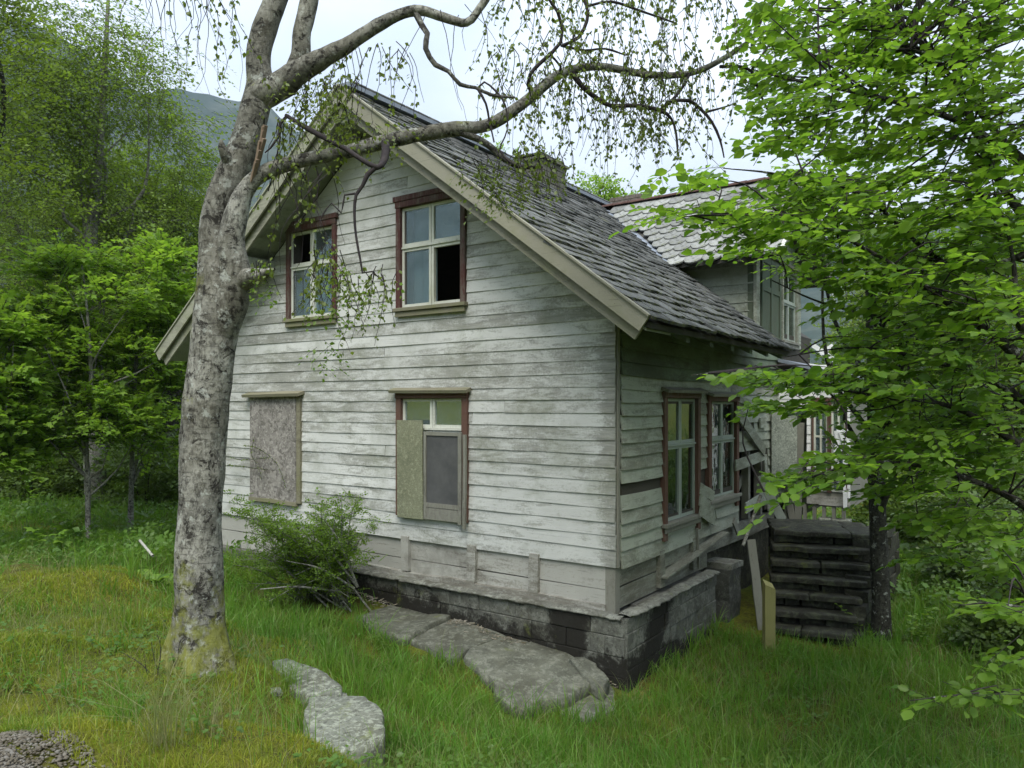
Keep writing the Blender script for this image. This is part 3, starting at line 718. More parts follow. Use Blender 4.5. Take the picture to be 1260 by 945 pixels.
for r_ in range(rows + 1):
    s0 = r_ * exp_ - .06; nx = int((7.6 - XE0) / wl) + 1
    for c_ in range(nx):
        x = XE0 + .10 + wl * (c_ + (.5 if r_ % 2 else 0)); y = -.59 + s0 * math.cos(ang)
        if y > MID - .06: continue
        if x > XE1 - .06 and y < .10: continue
        zz = roofp(y) - .02
        if x > 4.1 and zz < 6.28 and abs(x - 5.6) * .9 < (6.40 - zz) - .05: continue
        cands.append((x + rs_.uniform(-.015, .015), y + rs_.uniform(-.014, .014), zz + rs_.uniform(0, .012), rs_.normal(0, .05), rs_.uniform(.05, .13)))
def proj_size(p): 
    d = (p[0] - CAM[0]) * FWD[0] + (p[1] - CAM[1]) * FWD[1]; return -d
cands.sort(key=lambda p: -proj_size(p)); 
def slope_mat(x, y, z_, yaw, lift, a=ang, base=Vector((0, 1, 0)), xv=Vector((1, 0, 0))):
    up = base * math.cos(a) + Vector((0, 0, 1)) * math.sin(a); nrm = xv.cross(up)
    m = Matrix((xv, up, nrm)).transposed().to_4x4(); m.translation = (x, y, z_)
    return m @ Matrix.Rotation(yaw, 4, 'Z') @ Matrix.Rotation(-lift, 4, 'X') @ Matrix.Translation((0, 0, .035))
for i, (x, y, z_, yaw, lift) in enumerate(cands[:285]):
    o = link('slate', tms[i % 5], roof); o.matrix_world = slope_mat(x, y, z_, yaw, lift)
bigV, bigF, bigR = [], [], []
def slates_stuff(lst, name, mfun):
    Vs, F6, F4, rr = [], [], [], []
    tv = np.array(tplV); n = len(tv); b = 0
    for q in lst:
        m = np.array(mfun(*q)); Vs.append(tv @ m[:3, :3].T + m[:3, 3])
        F6 += [[i + b for i in tplF[0]], [i + b for i in tplF[1]]]; F4 += [[i + b for i in f] for f in tplF[2:]]; b += n
    rr = np.concatenate([np.repeat(rs_.rand(len(lst)), 2), np.repeat(rs_.rand(len(lst)), 6)])
    o = npmesh(name, np.vstack(Vs), [np.array(F6), np.array(F4)], M['slate'], roof, rnd=rr); o['kind'] = 'stuff'; return o
slates_stuff(cands[285:], 'slates', slope_mat)
left = []
for r_ in range(rows + 1):
    for c_ in range(int(8.2 / wl)):
        y = W_ + .59 - (r_ * exp_ - .06) * math.cos(ang)
        if y < MID + .06: continue
        left.append((XE0 + .1 + wl * (c_ + .5 * (r_ % 2)), y, roofp(W_ - y) - .02, rs_.uniform(-.03, .03), rs_.uniform(.045, .07)))
slates_stuff(left, 'slates', lambda x, y, z_, yw, lf: slope_mat(x, y, z_, yw, lf, ang, Vector((0, -1, 0)), Vector((-1, 0, 0))))
g = G(); g.beam((XE0, MID, 6.46), (7.6, MID, 6.46), .05, .26, (0, 0, 1), 6, .006, rb); g.obj('ridge_cap', M['metal'], roof)
# barge boards, cover strips, soffit
def rb_board(right, x, t, zoff, w, y_end, y_top, mat, name):
    f = (lambda y: roofp(y)) if right else (lambda y: roofp(W_ - y))
    sgn = 1 if right else -1
    ys = np.linspace(y_end, y_top, 5); g = G(); rings = []
    for y in ys:
        z_ = f(y) + zoff + rb.uniform(-.003, .003); rings.append([(x, y, z_ - w), (x + t, y, z_ - w), (x + t, y, z_), (x, y, z_)])
    # square cut at the eave end
    dy = w * math.sin(ang) * math.cos(ang) * sgn
    for k in (0, 1): p = rings[0][k]; rings[0][k] = (p[0], p[1] + dy, p[2] + abs(dy) * RK)
    V = [p for r_ in rings for p in r_]; F = [(3, 2, 1, 0), (16, 17, 18, 19)]
    for i in range(4):
        for k in range(4): F.append((4 * i + k, 4 * i + (k + 1) % 4, 4 * i + 4 + (k + 1) % 4, 4 * i + 4 + k))
    g.add(V, F); return g.obj(name, M[mat], roof)
rb_board(True, XE0 - .03, .028, .035, .19, -.62, MID - .001, 'barge', 'bargeboard')
rb_board(False, XE0 - .03, .028, .035, .19, W_ + .62, MID + .001, 'barge_old', 'bargeboard')
rb_board(True, XE0 + .03, .03, -.10, .175, -.54, MID - .001, 'barge', 'bargeboard')
rb_board(False, XE0 + .03, .03, -.10, .175, W_ + .54, MID + .001, 'barge_old', 'bargeboard')
rb_board(True, XE0 - .05, .07, .055, .022, -.63, MID - .001, 'barge', 'cover_strip')
rb_board(False, XE0 - .05, .07, .055, .022, W_ + .63, MID + .001, 'barge_old', 'cover_strip')
for right in (True, False):      # soffit boards: run along X under the overhang
    f = (lambda y: roofp(y)) if right else (lambda y: roofp(W_ - y)); n = 26
    for i in range(n):
        a = -.56 + (MID + .55) * i / n; b = -.56 + (MID + .55) * (i + 1) / n - .008
        if not right: a, b = W_ - a, W_ - b
        g = G(); za, zb_ = f(a) - .125, f(b) - .125
        lo, hi = (a, b) if right else (b, a); zl, zh = (za, zb_) if right else (zb_, za)
        g.hexa([(XE0 + .035, lo, zl), (.03, lo, zl), (.03, hi, zh), (XE0 + .035, hi, zh), (XE0 + .035, lo, zl + .02), (.03, lo, zl + .02), (.03, hi, zh + .02), (XE0 + .035, hi, zh + .02)])
        g.obj('soffit_board', M['soffit'], roof)
ev = G(); ev.beam((XE0 + .05, -.55, 3.445), (XE1, -.55, 3.435), .05, .022, (0, 0, 1), 8, .006, rb); ev.obj('eave_board', M['sidetop'], roof)  # thin strip coloured dark for the shadow under the slate edge
for i in range(6):
    x = .45 + i * .66; g = G(); g.hexa([(x, -.54, 3.36), (x + .1, -.54, 3.36), (x + .1, .02, 3.66), (x, .02, 3.66), (x, -.54, 3.46), (x + .1, -.54, 3.46), (x + .1, .02, 3.86), (x, .02, 3.86)]); g.obj('rafter_end', M['sidetop'], roof)
for y in (5.25, MID):   # purlin ends under the overhang
    g = G(); zz = roofp(min(y, W_ - y)) - .28; g.box(XE0 + .07, .0, y - .08, y + .08, zz - .09, zz + .07); g.obj('purlin_end', M['soffit'], roof, .01)

# ---- chimney
ch = G(); ch.box(3.14, 3.82, 2.86, 3.52, 6.0, 6.53); chim = ch.obj('chimney', M['chim'], roof, .01)
for r_ in range(7):
    z0 = 5.95 + r_ * .083; k = 0
    for fr, a0, a1 in ((lambda u, w, z_: (3.14 - w, u, z_), 2.86, 3.52), (lambda u, w, z_: (u, 2.86 - w, z_), 3.14, 3.82)):
        u = a0 - (.0 if r_ % 2 else .11)
        while u < a1:
            l = .22; x0, x1 = max(u, a0) + .004, min(u + l, a1) - .004
            if x1 - x0 > .03: g = G(); fbox(g, fr, x0, x1, .001, .014 + rf.uniform(0, .008), z0, z0 + .072); g.obj('brick', M['chim'], chim)
            u += l
g = G(); g.box(3.09, 3.87, 2.81, 3.57, 6.535, 6.57); g.obj('crown_slab', M['chim'], chim)
g = G(); z_ = 6.61; x0, x1, y0, y1 = 3.16, 3.80, 2.90, 3.46
for (xx, yy) in ((x0 + .03, y0 + .03), (x1 - .06, y0 + .03), (x0 + .03, y1 - .06), (x1 - .06, y1 - .06)): g.box(xx, xx + .03, yy, yy + .03, 6.565, 6.63)
g.add([(x0, y0, 6.63), (x1, y0, 6.63), (x1, y1, 6.63), (x0, y1, 6.63), (x0, y0, 6.65), (x1, y0, 6.65), (x1, y1, 6.65), (x0, y1, 6.65), ((x0 + x1) / 2, (y0 + y1) / 2, 6.76)],
      [(0, 3, 2, 1), (0, 1, 5, 4), (1, 2, 6, 5), (2, 3, 7, 6), (3, 0, 4, 7), (4, 5, 8), (5, 6, 8), (6, 7, 8), (7, 4, 8)])
g.obj('chimney_cap', M['lead'], chim)
# second chimney beyond the dormer
ch = G(); ch.box(7.0, 7.5, 3.02, 3.72, 6.2, 6.90); ch2 = ch.obj('chimney', M['mortar'], roof); ch2['label'] = 'low sooty brick chimney behind the dormer'
for r_ in range(8):
    z0 = 6.28 + r_ * .08; u = 3.02 - (.11 if r_ % 2 else 0)
    while u < 3.72:
        x0, x1 = max(u, 3.02) + .004, min(u + .23, 3.72) - .004
        if x1 - x0 > .03: g = G(); g.box(6.985 - rf.uniform(0, .01), 7.0 - .0005, x0, x1, z0, z0 + .07); g.obj('brick', M['brick'], ch2)
        u += .23

# ---- cross dormer with its own slate roof
DX0, DX1, DR = 4.40, 6.90, 5.62; EVZ = 4.86; EVX = 4.05; RZ = 6.33; dk_ = (RZ - EVZ) / (DR - EVX)
dz = lambda x: EVZ + dk_ * ((x - EVX) if x <= DR else (2 * DR - x - EVX))
dm = G(); dm.box(DX0 + .03, DX0 + .12, .12, 2.2, 3.6, dz(DX0) - .10); dm.box(DX1 - .1, DX1, .12, 2.2, 3.6, dz(DX1) - .1)
fz = 3.6
for a, b, c, d in ((DX0, 4.62, fz, 9), (6.62, DX1, fz, 9), (4.62, 6.62, 4.98, 9), (4.62, 6.62, fz, 3.72)):
    m_ = 3 if d > 8 else 1
    for i in range(m_):
        x0 = a + (b - a) * i / m_; x1 = a + (b - a) * (i + 1) / m_
        t0, t1 = (dz(x0) - .08, dz(x1) - .08) if d > 8 else (d, d)
        dm.hexa([(x0, .02, c), (x1, .02, c), (x1, .11, c), (x0, .11, c), (x0, .02, t0), (x1, .02, t1), (x1, .11, t1), (x0, .11, t0)])
dormer = dm.obj('dormer', M['sidetop'], house)
for k in range(9):      # cheek boards on the side towards the camera
    z0 = 3.72 + k * .135
    y1 = min(2.3, max(.3, (z0 + .07 - 3.5) / RK - .55))
    if z0 + .1 > dz(DX0): break
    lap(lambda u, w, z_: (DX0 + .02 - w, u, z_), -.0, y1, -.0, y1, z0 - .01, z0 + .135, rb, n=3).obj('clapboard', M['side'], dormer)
g = G(); g.box(DX0 - .03, DX0 + .1, -.03, .015, 3.62, 4.95); g.obj('corner_board', M['side'], dormer)
for k in range(9):
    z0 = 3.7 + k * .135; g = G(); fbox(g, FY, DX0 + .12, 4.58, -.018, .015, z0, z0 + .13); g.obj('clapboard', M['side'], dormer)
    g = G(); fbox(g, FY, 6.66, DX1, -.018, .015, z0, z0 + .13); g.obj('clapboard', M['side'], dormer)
for k in range(8):
    z0 = 5.02 + k * .135; a = max(DX0, EVX + (z0 + .2 - EVZ) / dk_); b = 2 * DR - a
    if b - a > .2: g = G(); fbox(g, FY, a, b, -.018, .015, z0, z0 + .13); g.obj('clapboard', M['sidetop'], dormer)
M['green'] = m_wood('green_shutter_paint', (.085, .115, .08), (.09, .10, .07), 2, .6, (.05, .07, .04), .6)
g = G(); fbox(g, FY, 4.62, 5.62, .0, .02, 3.72, 4.95); sh = g.obj('shutter', M['green'], dormer)
g = G(); 
for a, b in ((4.62, 4.70), (5.08, 5.16), (5.54, 5.62)): fbox(g, FY, a, b, .021, .04, 3.72, 4.95)
for c in (3.72, 4.45, 4.87): fbox(g, FY, 4.70, 5.08, .021, .036, c, c + .08); fbox(g, FY, 5.16, 5.54, .021, .036, c, c + .08)
g.obj('shutter_frame', M['green'], dormer)
wd = window(FY, (5.66, 6.62, 3.75, 4.97), 'side', 'sash_grey', 'glass_side', .56, [], head=True, sill='grey', cw=.07, label='dormer window beside the green shutter')
# dormer roof deck and scalloped slates
g = G(); YF = -.42
for a, b in ((EVX, DR), (DR, 2 * DR - EVX)):
    za, zb_ = dz(a), dz(b); t = .05
    ye = 3.27
    g.hexa([(a, YF, za - t - .02), (b, YF, zb_ - t - .02), (b, ye, zb_ - t - .02), (a, max(.6, min(ye, (za - 3.50) / RK - .59 - .1)), za - t - .02),
            (a, YF, za - .02), (b, YF, zb_ - .02), (b, ye, zb_ - .02), (a, max(.6, min(ye, (za - 3.50) / RK - .59 - .1)), za - .02)])
droof = g.obj('dormer_roof', M['deck'], dormer)
sw, se = .28, .19; SV, SF = slate_mesh(sw, .34, .022, True)
# roof belongs to the house; its slates are pieces of it
droof.parent = house
g = G(); g.add(SV, SF); smesh = g.mesh('slate', M['slate2'])
dang = math.atan(dk_); DL = (DR - EVX) / math.cos(dang)
upv = Vector((math.cos(dang), 0, math.sin(dang))); xv = Vector((0, -1, 0)); nv = xv.cross(upv)
for r_ in range(int(DL / se) + 1):
    s0 = r_ * se - .02; x = EVX + s0 * math.cos(dang); z_ = EVZ + s0 * math.sin(dang)
    if x > DR - .08: break
    c_ = 0
    while True:
        y = YF + .10 + sw * (c_ + (.5 if r_ % 2 else 0)); c_ += 1
        if y > (z_ - 3.50) / RK - .59 - .02 or y > 3.4: break
        m = Matrix((xv, upv, nv)).transposed().to_4x4(); m.translation = (x, y, z_ - .012)
        m = m @ Matrix.Rotation(rs_.uniform(-.05, .05), 4, 'Z') @ Matrix.Rotation(-rs_.uniform(.06, .12), 4, 'X') @ Matrix.Translation((0, 0, .035))
        o = link('slate', smesh, droof); o.matrix_world = m
# valley flashing
def val(z_): return Vector((EVX + (z_ - EVZ) / dk_, (z_ - 3.50) / RK - .59, z_ + .045))
g = G(); g.beam(val(4.80), val(6.2), .30, .006, (1, -.25, .15), 5, .002, rb); g.obj('valley_flashing', M['metal'], droof)
for i in range(12):
    y = YF + .02 + i * .30; g = G(); n = 6; V = []
    for (yy, r0) in ((y, .085), (y + .31, .075)):
        for k in range(n + 1):
            a = math.pi * k / n; V.append((DR - math.cos(a) * r0 * 1.3, yy, RZ + math.sin(a) * r0 * .7 + .0))
    F = [(k, k + 1, n + 2 + k, n + 1 + k) for k in range(n)]; g.add(V, F); o = g.obj('ridge_tile', M['redtile'], droof)
    mm = o.modifiers.new('thick', 'SOLIDIFY'); mm.thickness = .012
for a, b in ((EVX, DR), (DR, 2 * DR - EVX)):
    for (t, w, off) in ((.03, .16, .02), (.05, .03, .05)):
        g = G(); yy = YF - .03 - (.02 if w < .1 else 0); g.beam((a, yy, dz(a) + off - w / 2), (b, yy, dz(b) + off - w / 2), w, t, (0, 0, 1), 2, .002, rb); g.obj('bargeboard', M['grey' if w > .1 else 'sash'], droof)
g = G(); g.beam((7.35, -.45, 4.5), (7.1, -.42, 5.0), .03, .03); g.beam((7.42, -.45, 4.5), (7.16, -.42, 5.0), .03, .03); g.obj('hanging_strip', M['annex'], droof)

# ---- annex (entrance bay) projecting beyond the side windows
AX = 5.56; AY = -1.06
g = G()
for a, b, z0, z1 in ((AY, -.98, 1.2, 3.12), (-.98, -.52, 2.82, 3.12), (-.98, -.52, 1.2, 1.42), (-.52, -.44, 1.2, 3.12), (-.44, -.10, 2.72, 3.12), (-.10, -.02, 1.2, 3.12)):
    g.box(AX + .01, AX + .1, a, b, z0, z1)
g.box(AX + .11, 7.3, AY, AY + .1, 1.2, 3.12); g.box(AX + .11, 7.3, -.3, -.25, 1.0, 3.0)
annex = g.obj('entrance_bay', M['grey'], house)
FA = lambda u, w, z_: (AX - w, u, z_)
z = 1.22
for k in range(14):
    z0 = 1.22 + k * .135
    if z0 > 3.0: break
    zm = z0 + .07
    cuts = [(-1.02, -.50)] if 1.40 < zm < 2.84 else []
    cuts += [(-.44, -.12)] if zm < 2.72 else []
    for a, b in subtract((AY, -.0), cuts):
        lap(FA, a, b, a, b, z0, z0 + .14, rb, n=2).obj('clapboard', M['annex'] if zm > 1.4 else M['skirt'], annex)
for a, b in ((-1.02, -.775), (-.765, -.52)):
    g = G(); fbox(g, FA, a, a + .022, -.05, .04, 1.42, 2.85); fbox(g, FA, b - .022, b, -.05, .04, 1.42, 2.85); fbox(g, FA, a, b, -.05, .045, 2.80, 2.86); w = g.obj('window', M['redbrown'], house); w['label'] = 'narrow window in the entrance bay'
    g = G()
    for uu in (a + .022, (a + b) / 2 - .012, b - .046): fbox(g, FA, uu, uu + .024, -.03, .01, 1.44, 2.80)
    for zz in (1.43, 2.25, 2.77): fbox(g, FA, a + .03, b - .03, -.028, .006, zz, zz + .03)
    g.obj('sash', M['sash'], w)
    g = G(); fbox(g, FA, a + .03, b - .03, -.022, -.018, 1.44, 2.8); g.obj('pane', M['glass'], w)
    g = G(); fbox(g, FA, a + .02, b - .02, -.10, -.09, 1.43, 2.4); g.obj('curtain', M['curtain'], w)
g = G(); g.hexa([(AX - .15, AY - .15, 3.10), (7.4, AY - .15, 3.10), (7.4, -.02, 3.42), (AX - .15, -.04, 3.42), (AX - .15, AY - .15, 3.15), (7.4, AY - .15, 3.15), (7.4, -.02, 3.47), (AX - .15, -.04, 3.47)]); g.obj('bay_roof', M['metal'], annex)
for i in range(7):      # dark studs and rubble stone below the bay
    y = -.12 - i * .14; g = G(); g.box(AX + .0, AX + .05, y - .03, y + .02, .95, 1.22); g.obj('stud', M['grey'], annex)
for r_ in range(9):
    u = AY
    while u < -.0:
        l = rf.uniform(.14, .32); z1 = 1.02 - r_ * .115
        if u < -.62 or z1 < .95:
            g = G(); g.beam((AX + .06, u + .006, z1 - .05), (AX + .06, min(u + l, 0) - .006, z1 - .05 + rf.uniform(-.008, .008)), .10, .22 + rf.uniform(-.03, .03), (0, 0, 1), 1, .006, rf); g.obj('foundation_stone', M['rock'], foundation, .012)
        u += l
def bayboard(p0, p1, w, x, mat, name='broken_board'):
    g = G(); g.beam(onX(*p0, x), onX(*p1, x), w, .02, (0, 1, 0), 2, .01, rb); g.obj(name, M[mat], annex)
bayboard((1033, 528), (1026, 588), .09, AX - .1, 'annex'); bayboard((1036, 530), (1043, 555), .09, AX - .12, 'annex'); bayboard((1042, 555), (1040, 592), .09, AX - .1, 'annex'); bayboard((1030, 530), (1034, 560), .07, AX - .08, 'annex')
bayboard((1038, 590), (1040, 625), .05, AX - .1, 'annex')
for p0, p1 in (((960, 560), (975, 640)), ((985, 520), (982, 640)), ((968, 600), (985, 625))): bayboard(p0, p1, .10, AX - .03, 'grey')
# chipboard standing across the corner
g = G(); g.hexa([(5.02, -.06, 1.50), (5.42, -.33, 1.50), (5.44, -.315, 1.50), (5.04, -.045, 1.50), (5.02, -.06, 2.68), (5.42, -.33, 2.68), (5.44, -.315, 2.68), (5.04, -.045, 2.68)])
g.obj('chipboard_panel', M['osb_side'], annex)
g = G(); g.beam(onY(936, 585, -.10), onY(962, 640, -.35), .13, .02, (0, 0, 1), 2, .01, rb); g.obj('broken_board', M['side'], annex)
for (p0, p1, zz) in (((1000, 425), (1030, 445), 3.6), ((1005, 438), (1025, 425), 3.62), ((995, 450), (1020, 452), 3.55)):
    g = G(); g.beam(onZ(*p0, zz) if False else onX(*p0, 6.2), onX(*p1, 6.2), .07, .02, (0, 1, 1), 2, .01, rb); g.obj('broken_board', M['annex'], annex)

# ------------------------------------------------------------------ ground
def m_ground():
    s = NT('meadow_ground'); p = s.pos()
    a = s.noise(p, .55, 6, .65); b = s.noise(p, 5.0, 7, .7); d = s.noise(p, 38.0, 5, .75)
    c = s.mix(s.ramp(a, (.40, 0.), (.58, 1.)), (.07, .11, .018), (.15, .16, .022))
    c = s.mix(s.ramp(b, (.45, 0.), (.62, .8)), c, (.07, .058, .022)); c = s.mix(s.ramp(d, (.45, 0.), (.65, .7)), c, (.025, .035, .010))
    return s.done(s.princ(c, .95, s.bump(s.math('ADD', b, s.math('MULTIPLY', d, .5)), .9, .05), .1))
M['ground'] = m_ground()
def polar_sheet(name, r0, r1, nr, a0, a1, na, mat, c=(CAM[0], CAM[1])):
    rr = r0 * (r1 / r0) ** (np.arange(nr) / (nr - 1)); aa = np.linspace(a0, a1, na)
    x = c[0] + rr[:, None] * np.cos(aa)[None]; y = c[1] + rr[:, None] * np.sin(aa)[None]
    z = np.concatenate([hgt(x[i], y[i]) for i in range(nr)]).reshape(nr, na)
    V = np.stack([x, y, z], -1).reshape(-1, 3)
    i = np.arange(nr - 1)[:, None] * na; j = np.arange(na - 1)[None]
    F = np.stack([i + j, i + na + j, i + na + j + 1, i + j + 1], -1).reshape(-1, 4)
    return V, F
V, F = polar_sheet('ground', .4, 420, 150, 0, 2 * math.pi, 181, None)
gr = npmesh('ground', V, F, M['ground'], None, True); gr['kind'] = 'structure'
# gravel road edge, lower left
gv = G(); RD = [(0, 900), (35, 915), (72, 937), (105, 965)]
edge = [onZ(x, y, 1.17)[:2] for x, y in RD]
inner = [np.array(e) + np.array([-3.2, -1.5]) for e in edge]
E0 = [edge[0] + (edge[0] - edge[1]) * 4] + edge + [edge[-1] + (edge[-1] - edge[-2]) * 3]; I0 = [e + np.array([-2.2, -2.6]) for e in E0]
n = 14; V = []; 
for i in range(len(E0)):
    for k in range(n + 1):
        q = E0[i] * (1 - k / n) + I0[i] * (k / n); V.append((q[0], q[1], H(q[0], q[1]) + .012 + (0 if k else -.03)))
F = [(i * (n + 1) + k, i * (n + 1) + k + 1, (i + 1) * (n + 1) + k + 1, (i + 1) * (n + 1) + k) for i in range(len(E0) - 1) for k in range(n)]
M['road'] = m_simple('gravel_bed', (.10, .09, .07), (.22, .21, .19), 30.0, bump=.8)
rd = npmesh('gravel_road', np.array(V), np.array(F), M['road'], None, True); rd['kind'] = 'structure'
def in_poly(x, y, P):
    x = np.asarray(x); y = np.asarray(y); c = np.zeros(x.shape, bool); n_ = len(P); j = n_ - 1
    for i in range(n_):
        xi, yi = P[i][0], P[i][1]; xj, yj = P[j][0], P[j][1]
        c ^= ((yi > y) != (yj > y)) & (x < (xj - xi) * (y - yi) / (yj - yi + 1e-12) + xi); j = i
    return c
ROADP = [tuple(e) for e in E0] + [tuple(e) for e in I0[::-1]]
M['pebble'] = m_stone('pebble', (.085, .073, .052), (.20, .185, .15), (.36, .355, .32), .3, .5, 20.0)
ICO = None
def pebble_field(name, P, S, mat, flat=.6):
    a = np.array([(1, 0, 0), (.3, .9, .1), (-.8, .55, 0), (-.8, -.6, .05), (.35, -.95, 0), (.25, .1, .8), (-.3, -.1, .75), (0, 0, -.6)])
    f = np.array([(0, 1, 5), (1, 6, 5), (1, 2, 6), (2, 3, 6), (3, 4, 6), (4, 5, 6), (4, 0, 5), (1, 0, 7), (2, 1, 7), (3, 2, 7), (4, 3, 7), (0, 4, 7)])
    n_ = len(P); th = RN.rand(n_) * 6.283; D = np.stack([np.cos(th), np.sin(th), RN.normal(0, .15, n_)], -1); Nn = np.tile([0, 0, 1.], (n_, 1)) + RN.normal(0, .2, (n_, 3))
    a = a * np.array([1, .8, flat]); V, F = place((a, f), P, D, Nn, S)
    return npmesh(name, V, F, mat, None, False, rnd=np.repeat(RN.rand(n_), len(f)))
n_ = 7000; k = RN.rand(n_, 2); t = RN.rand(n_) * (len(E0) - 1); ii = t.astype(int).clip(0, len(E0) - 2); ff = t - ii
E0a, I0a = np.array(E0), np.array(I0); b0 = E0a[ii] * (1 - ff)[:, None] + E0a[ii + 1] * ff[:, None]; b1 = I0a[ii] * (1 - ff)[:, None] + I0a[ii + 1] * ff[:, None]
kk = RN.rand(n_) * .5 - .05; q = b0 * (1 - kk)[:, None] + b1 * kk[:, None]
o = pebble_field('gravel', np.c_[q, hgt(q[:, 0], q[:, 1]) + .008], RN.uniform(.004, .014, n_) * (1 + .5 * (RN.rand(n_) > .93)), M['pebble']); tag(o, kind='stuff')
# dirt and splinters on the flagstones, along the foundation
# ------------------------------------------------------------------ rocks and flagstones
def slab(name, pts, z, t, mat, tiltx=0, bump=.012, inset=.03, seed=0, zs=None, parent=None, sub=5):
    """flat stone from an outline of ground points (list of x,y), top at z"""
    rnd = random.Random(seed); P = [np.array(p[:2], float) for p in pts]; c = sum(P) / len(P)
    Q = []
    for i in range(len(P)):
        a, b = P[i], P[(i + 1) % len(P)]; l = np.linalg.norm(b - a); n = max(1, int(l / .09))
        for k in range(n):
            q = a + (b - a) * k / n; nr = np.array([b[1] - a[1], a[0] - b[0]]) / (l + 1e-9); Q.append(q + nr * rnd.uniform(-1, 1) * (.012 if name == 'rock' else .02) * (k > 0))
    m = len(Q); V = []; zf = (lambda x, y: z) if zs is None else zs
    rings = [(1.0, -t), (1.03 if bump < .02 and t > .05 and name == 'flagstone' else 1.0, -t * .5), (1.0, -inset * .8)] + [(1 - inset / .3 * .6, 0)] + [(s, .0) for s in (.68, .40, .16)]
    for s, dz_ in rings:
        for q in Q:
            x, y = c + (q - c) * s; nn = mnoise.noise(Vector((x * 5 + seed, y * 5, dz_ * 6))) * bump * 1.6 + mnoise.noise(Vector((x * 17, y * 17 + seed, dz_ * 15))) * bump * .7
            V.append((x + nn * (dz_ < 0), y + nn * (dz_ < 0), zf(x, y) + dz_ + nn))
    V.append((c[0], c[1], zf(*c))); F = []; R4 = []; R3 = []
    for r_ in range(len(rings) - 1):
        for i in range(m): R4.append((r_ * m + i, r_ * m + (i + 1) % m, (r_ + 1) * m + (i + 1) % m, (r_ + 1) * m + i))
    b = (len(rings) - 1) * m
    for i in range(m): R3.append((b + i, b + (i + 1) % m, len(V) - 1))
    o = npmesh(name, np.array(V), [np.array(R4), np.array(R3)], mat, parent, False)
    return o
def orient(pts):
    a = sum(pts[i][0] * pts[(i + 1) % len(pts)][1] - pts[(i + 1) % len(pts)][0] * pts[i][1] for i in range(len(pts)))
    return pts if a > 0 else pts[::-1]
def pxslab(name, pix, z, t, mat, seed, **kw):
    return slab(name, orient([tuple(onZ(x, y, z)[:2]) for x, y in pix]), z, t, mat, seed=seed, **kw)
ROCKS = []
def rock(pix, z, t, label, seed, **kw):
    ROCKS.append([tuple(onZ(x, y, z)[:2]) for x, y in pix]); o = pxslab('rock', pix, z, t, M['rock'], seed, bump=.006, inset=.018, **kw); tag(o, label, 'rock', 'flat rocks in the grass'); return o
rock([(374, 872), (380, 857), (450, 855), (470, 872), (474, 893), (470, 912), (440, 923), (385, 923), (376, 900)], .74, .15, 'large flat lichen covered rock at the bottom of the grass, front one', 1)
rock([(335, 812), (352, 809), (378, 818), (403, 828), (421, 845), (420, 853), (385, 855), (355, 845)], .74, .12, 'pointed pale lichen rock lying behind the large flat rock', 2)
rock([(382, 852), (400, 848), (427, 852), (430, 858), (400, 860), (382, 860)], .705, .06, 'thin stone sliver between the two flat rocks', 3)
rock([(384, 926), (430, 922), (470, 918), (473, 934), (440, 950), (390, 950)], .58, .10, 'mossy lower stone under the large flat rock', 4)
def flagz(x, y): return H(x, y) + .045
FLAGS = []
path = tag(empty('stone_path'), 'grey flagstone path along the gable foundation', 'path')
for i, pix in enumerate([[(600, 833), (655, 795), (722, 813), (735, 822), (705, 843), (640, 860), (612, 852)],
                         [(690, 860), (712, 843), (742, 822), (757, 842), (756, 866), (722, 880), (690, 872)],
                         [(585, 795), (628, 780), (655, 793), (603, 828), (570, 812)],
                         [(500, 782), (560, 758), (625, 778), (583, 792), (555, 808)],
                         [(437, 758), (480, 742), (555, 755), (500, 778), (460, 772)],
                         [(660, 793), (632, 780), (690, 790), (728, 806), (722, 811)],
                         [(700, 815), (725, 807), (750, 826), (742, 835)],
                         [(490, 741), (510, 739), (600, 765), (625, 776), (560, 757)]]):
    zz = [.25, .12, .30, .36, .43, .31, .26, .40][i]
    
    P = orient([tuple(onZ(x, y, zz)[:2]) for x, y in pix]); zz = max(zz, H(*np.mean(np.array(P), 0)) + .02)
    FLAGS.append([tuple(np.mean(np.array(P), 0) + (np.array(q) - np.mean(np.array(P), 0)) * 1.0) for q in P])
    cc = np.mean(np.array(P), 0); P = [tuple(cc + (np.array(q) - cc) * .985) for q in P]; base = zz; of = [.030, -.035, .012, .0, .018, -.012, .05, -.01][i]; tx = [.03, -.05, -.02, .02, -.03, .03, .06, 0][i]; sl = slab('flagstone', P, zz, .12, M['flag'], seed=20 + i, zs=lambda a_, c_: .6 * H(a_, c_) + .4 * zz + .022 + of + tx * (c_ - cc[1]), bump=.007, inset=.006, parent=path)
ROCKS += FLAGS
# debris strip
n_ = 900; y = RN.rand(n_) ** .9 * 4.6 - .1; x = -.12 - np.abs(RN.normal(0, .10, n_)) - .02
sz = RN.uniform(.006, .026, n_)
def chips(name, x, y, s, mat, zoff=.02):
    n_ = len(x); th = RN.rand(n_) * 6.283; a = np.array([(0, -.12, 0), (1, -.1, 0), (1, .1, 0), (0, .14, 0), (0, 0, .14), (1, 0, .12)]); f = np.array([(0, 1, 5), (0, 5, 4), (4, 5, 2), (4, 2, 3), (0, 4, 3), (1, 2, 5)])
    z = hgt(x, y) + zoff; D = np.stack([np.cos(th), np.sin(th), RN.normal(0, .15, n_)], -1)
    V, F = place((a, f), np.stack([x, y, z], -1), D, np.tile([0, 0, 1.], (n_, 1)), s)
    o = npmesh(name, V, F, mat, None, rnd=np.repeat(RN.rand(n_), 6)); tag(o, kind='stuff'); return o
M['chip'] = m_slate('paint_chip', (.10, .08, .045), (.26, .24, .19), 0)
chips('debris', x, y, sz * 2.0, M['chip'], .05)

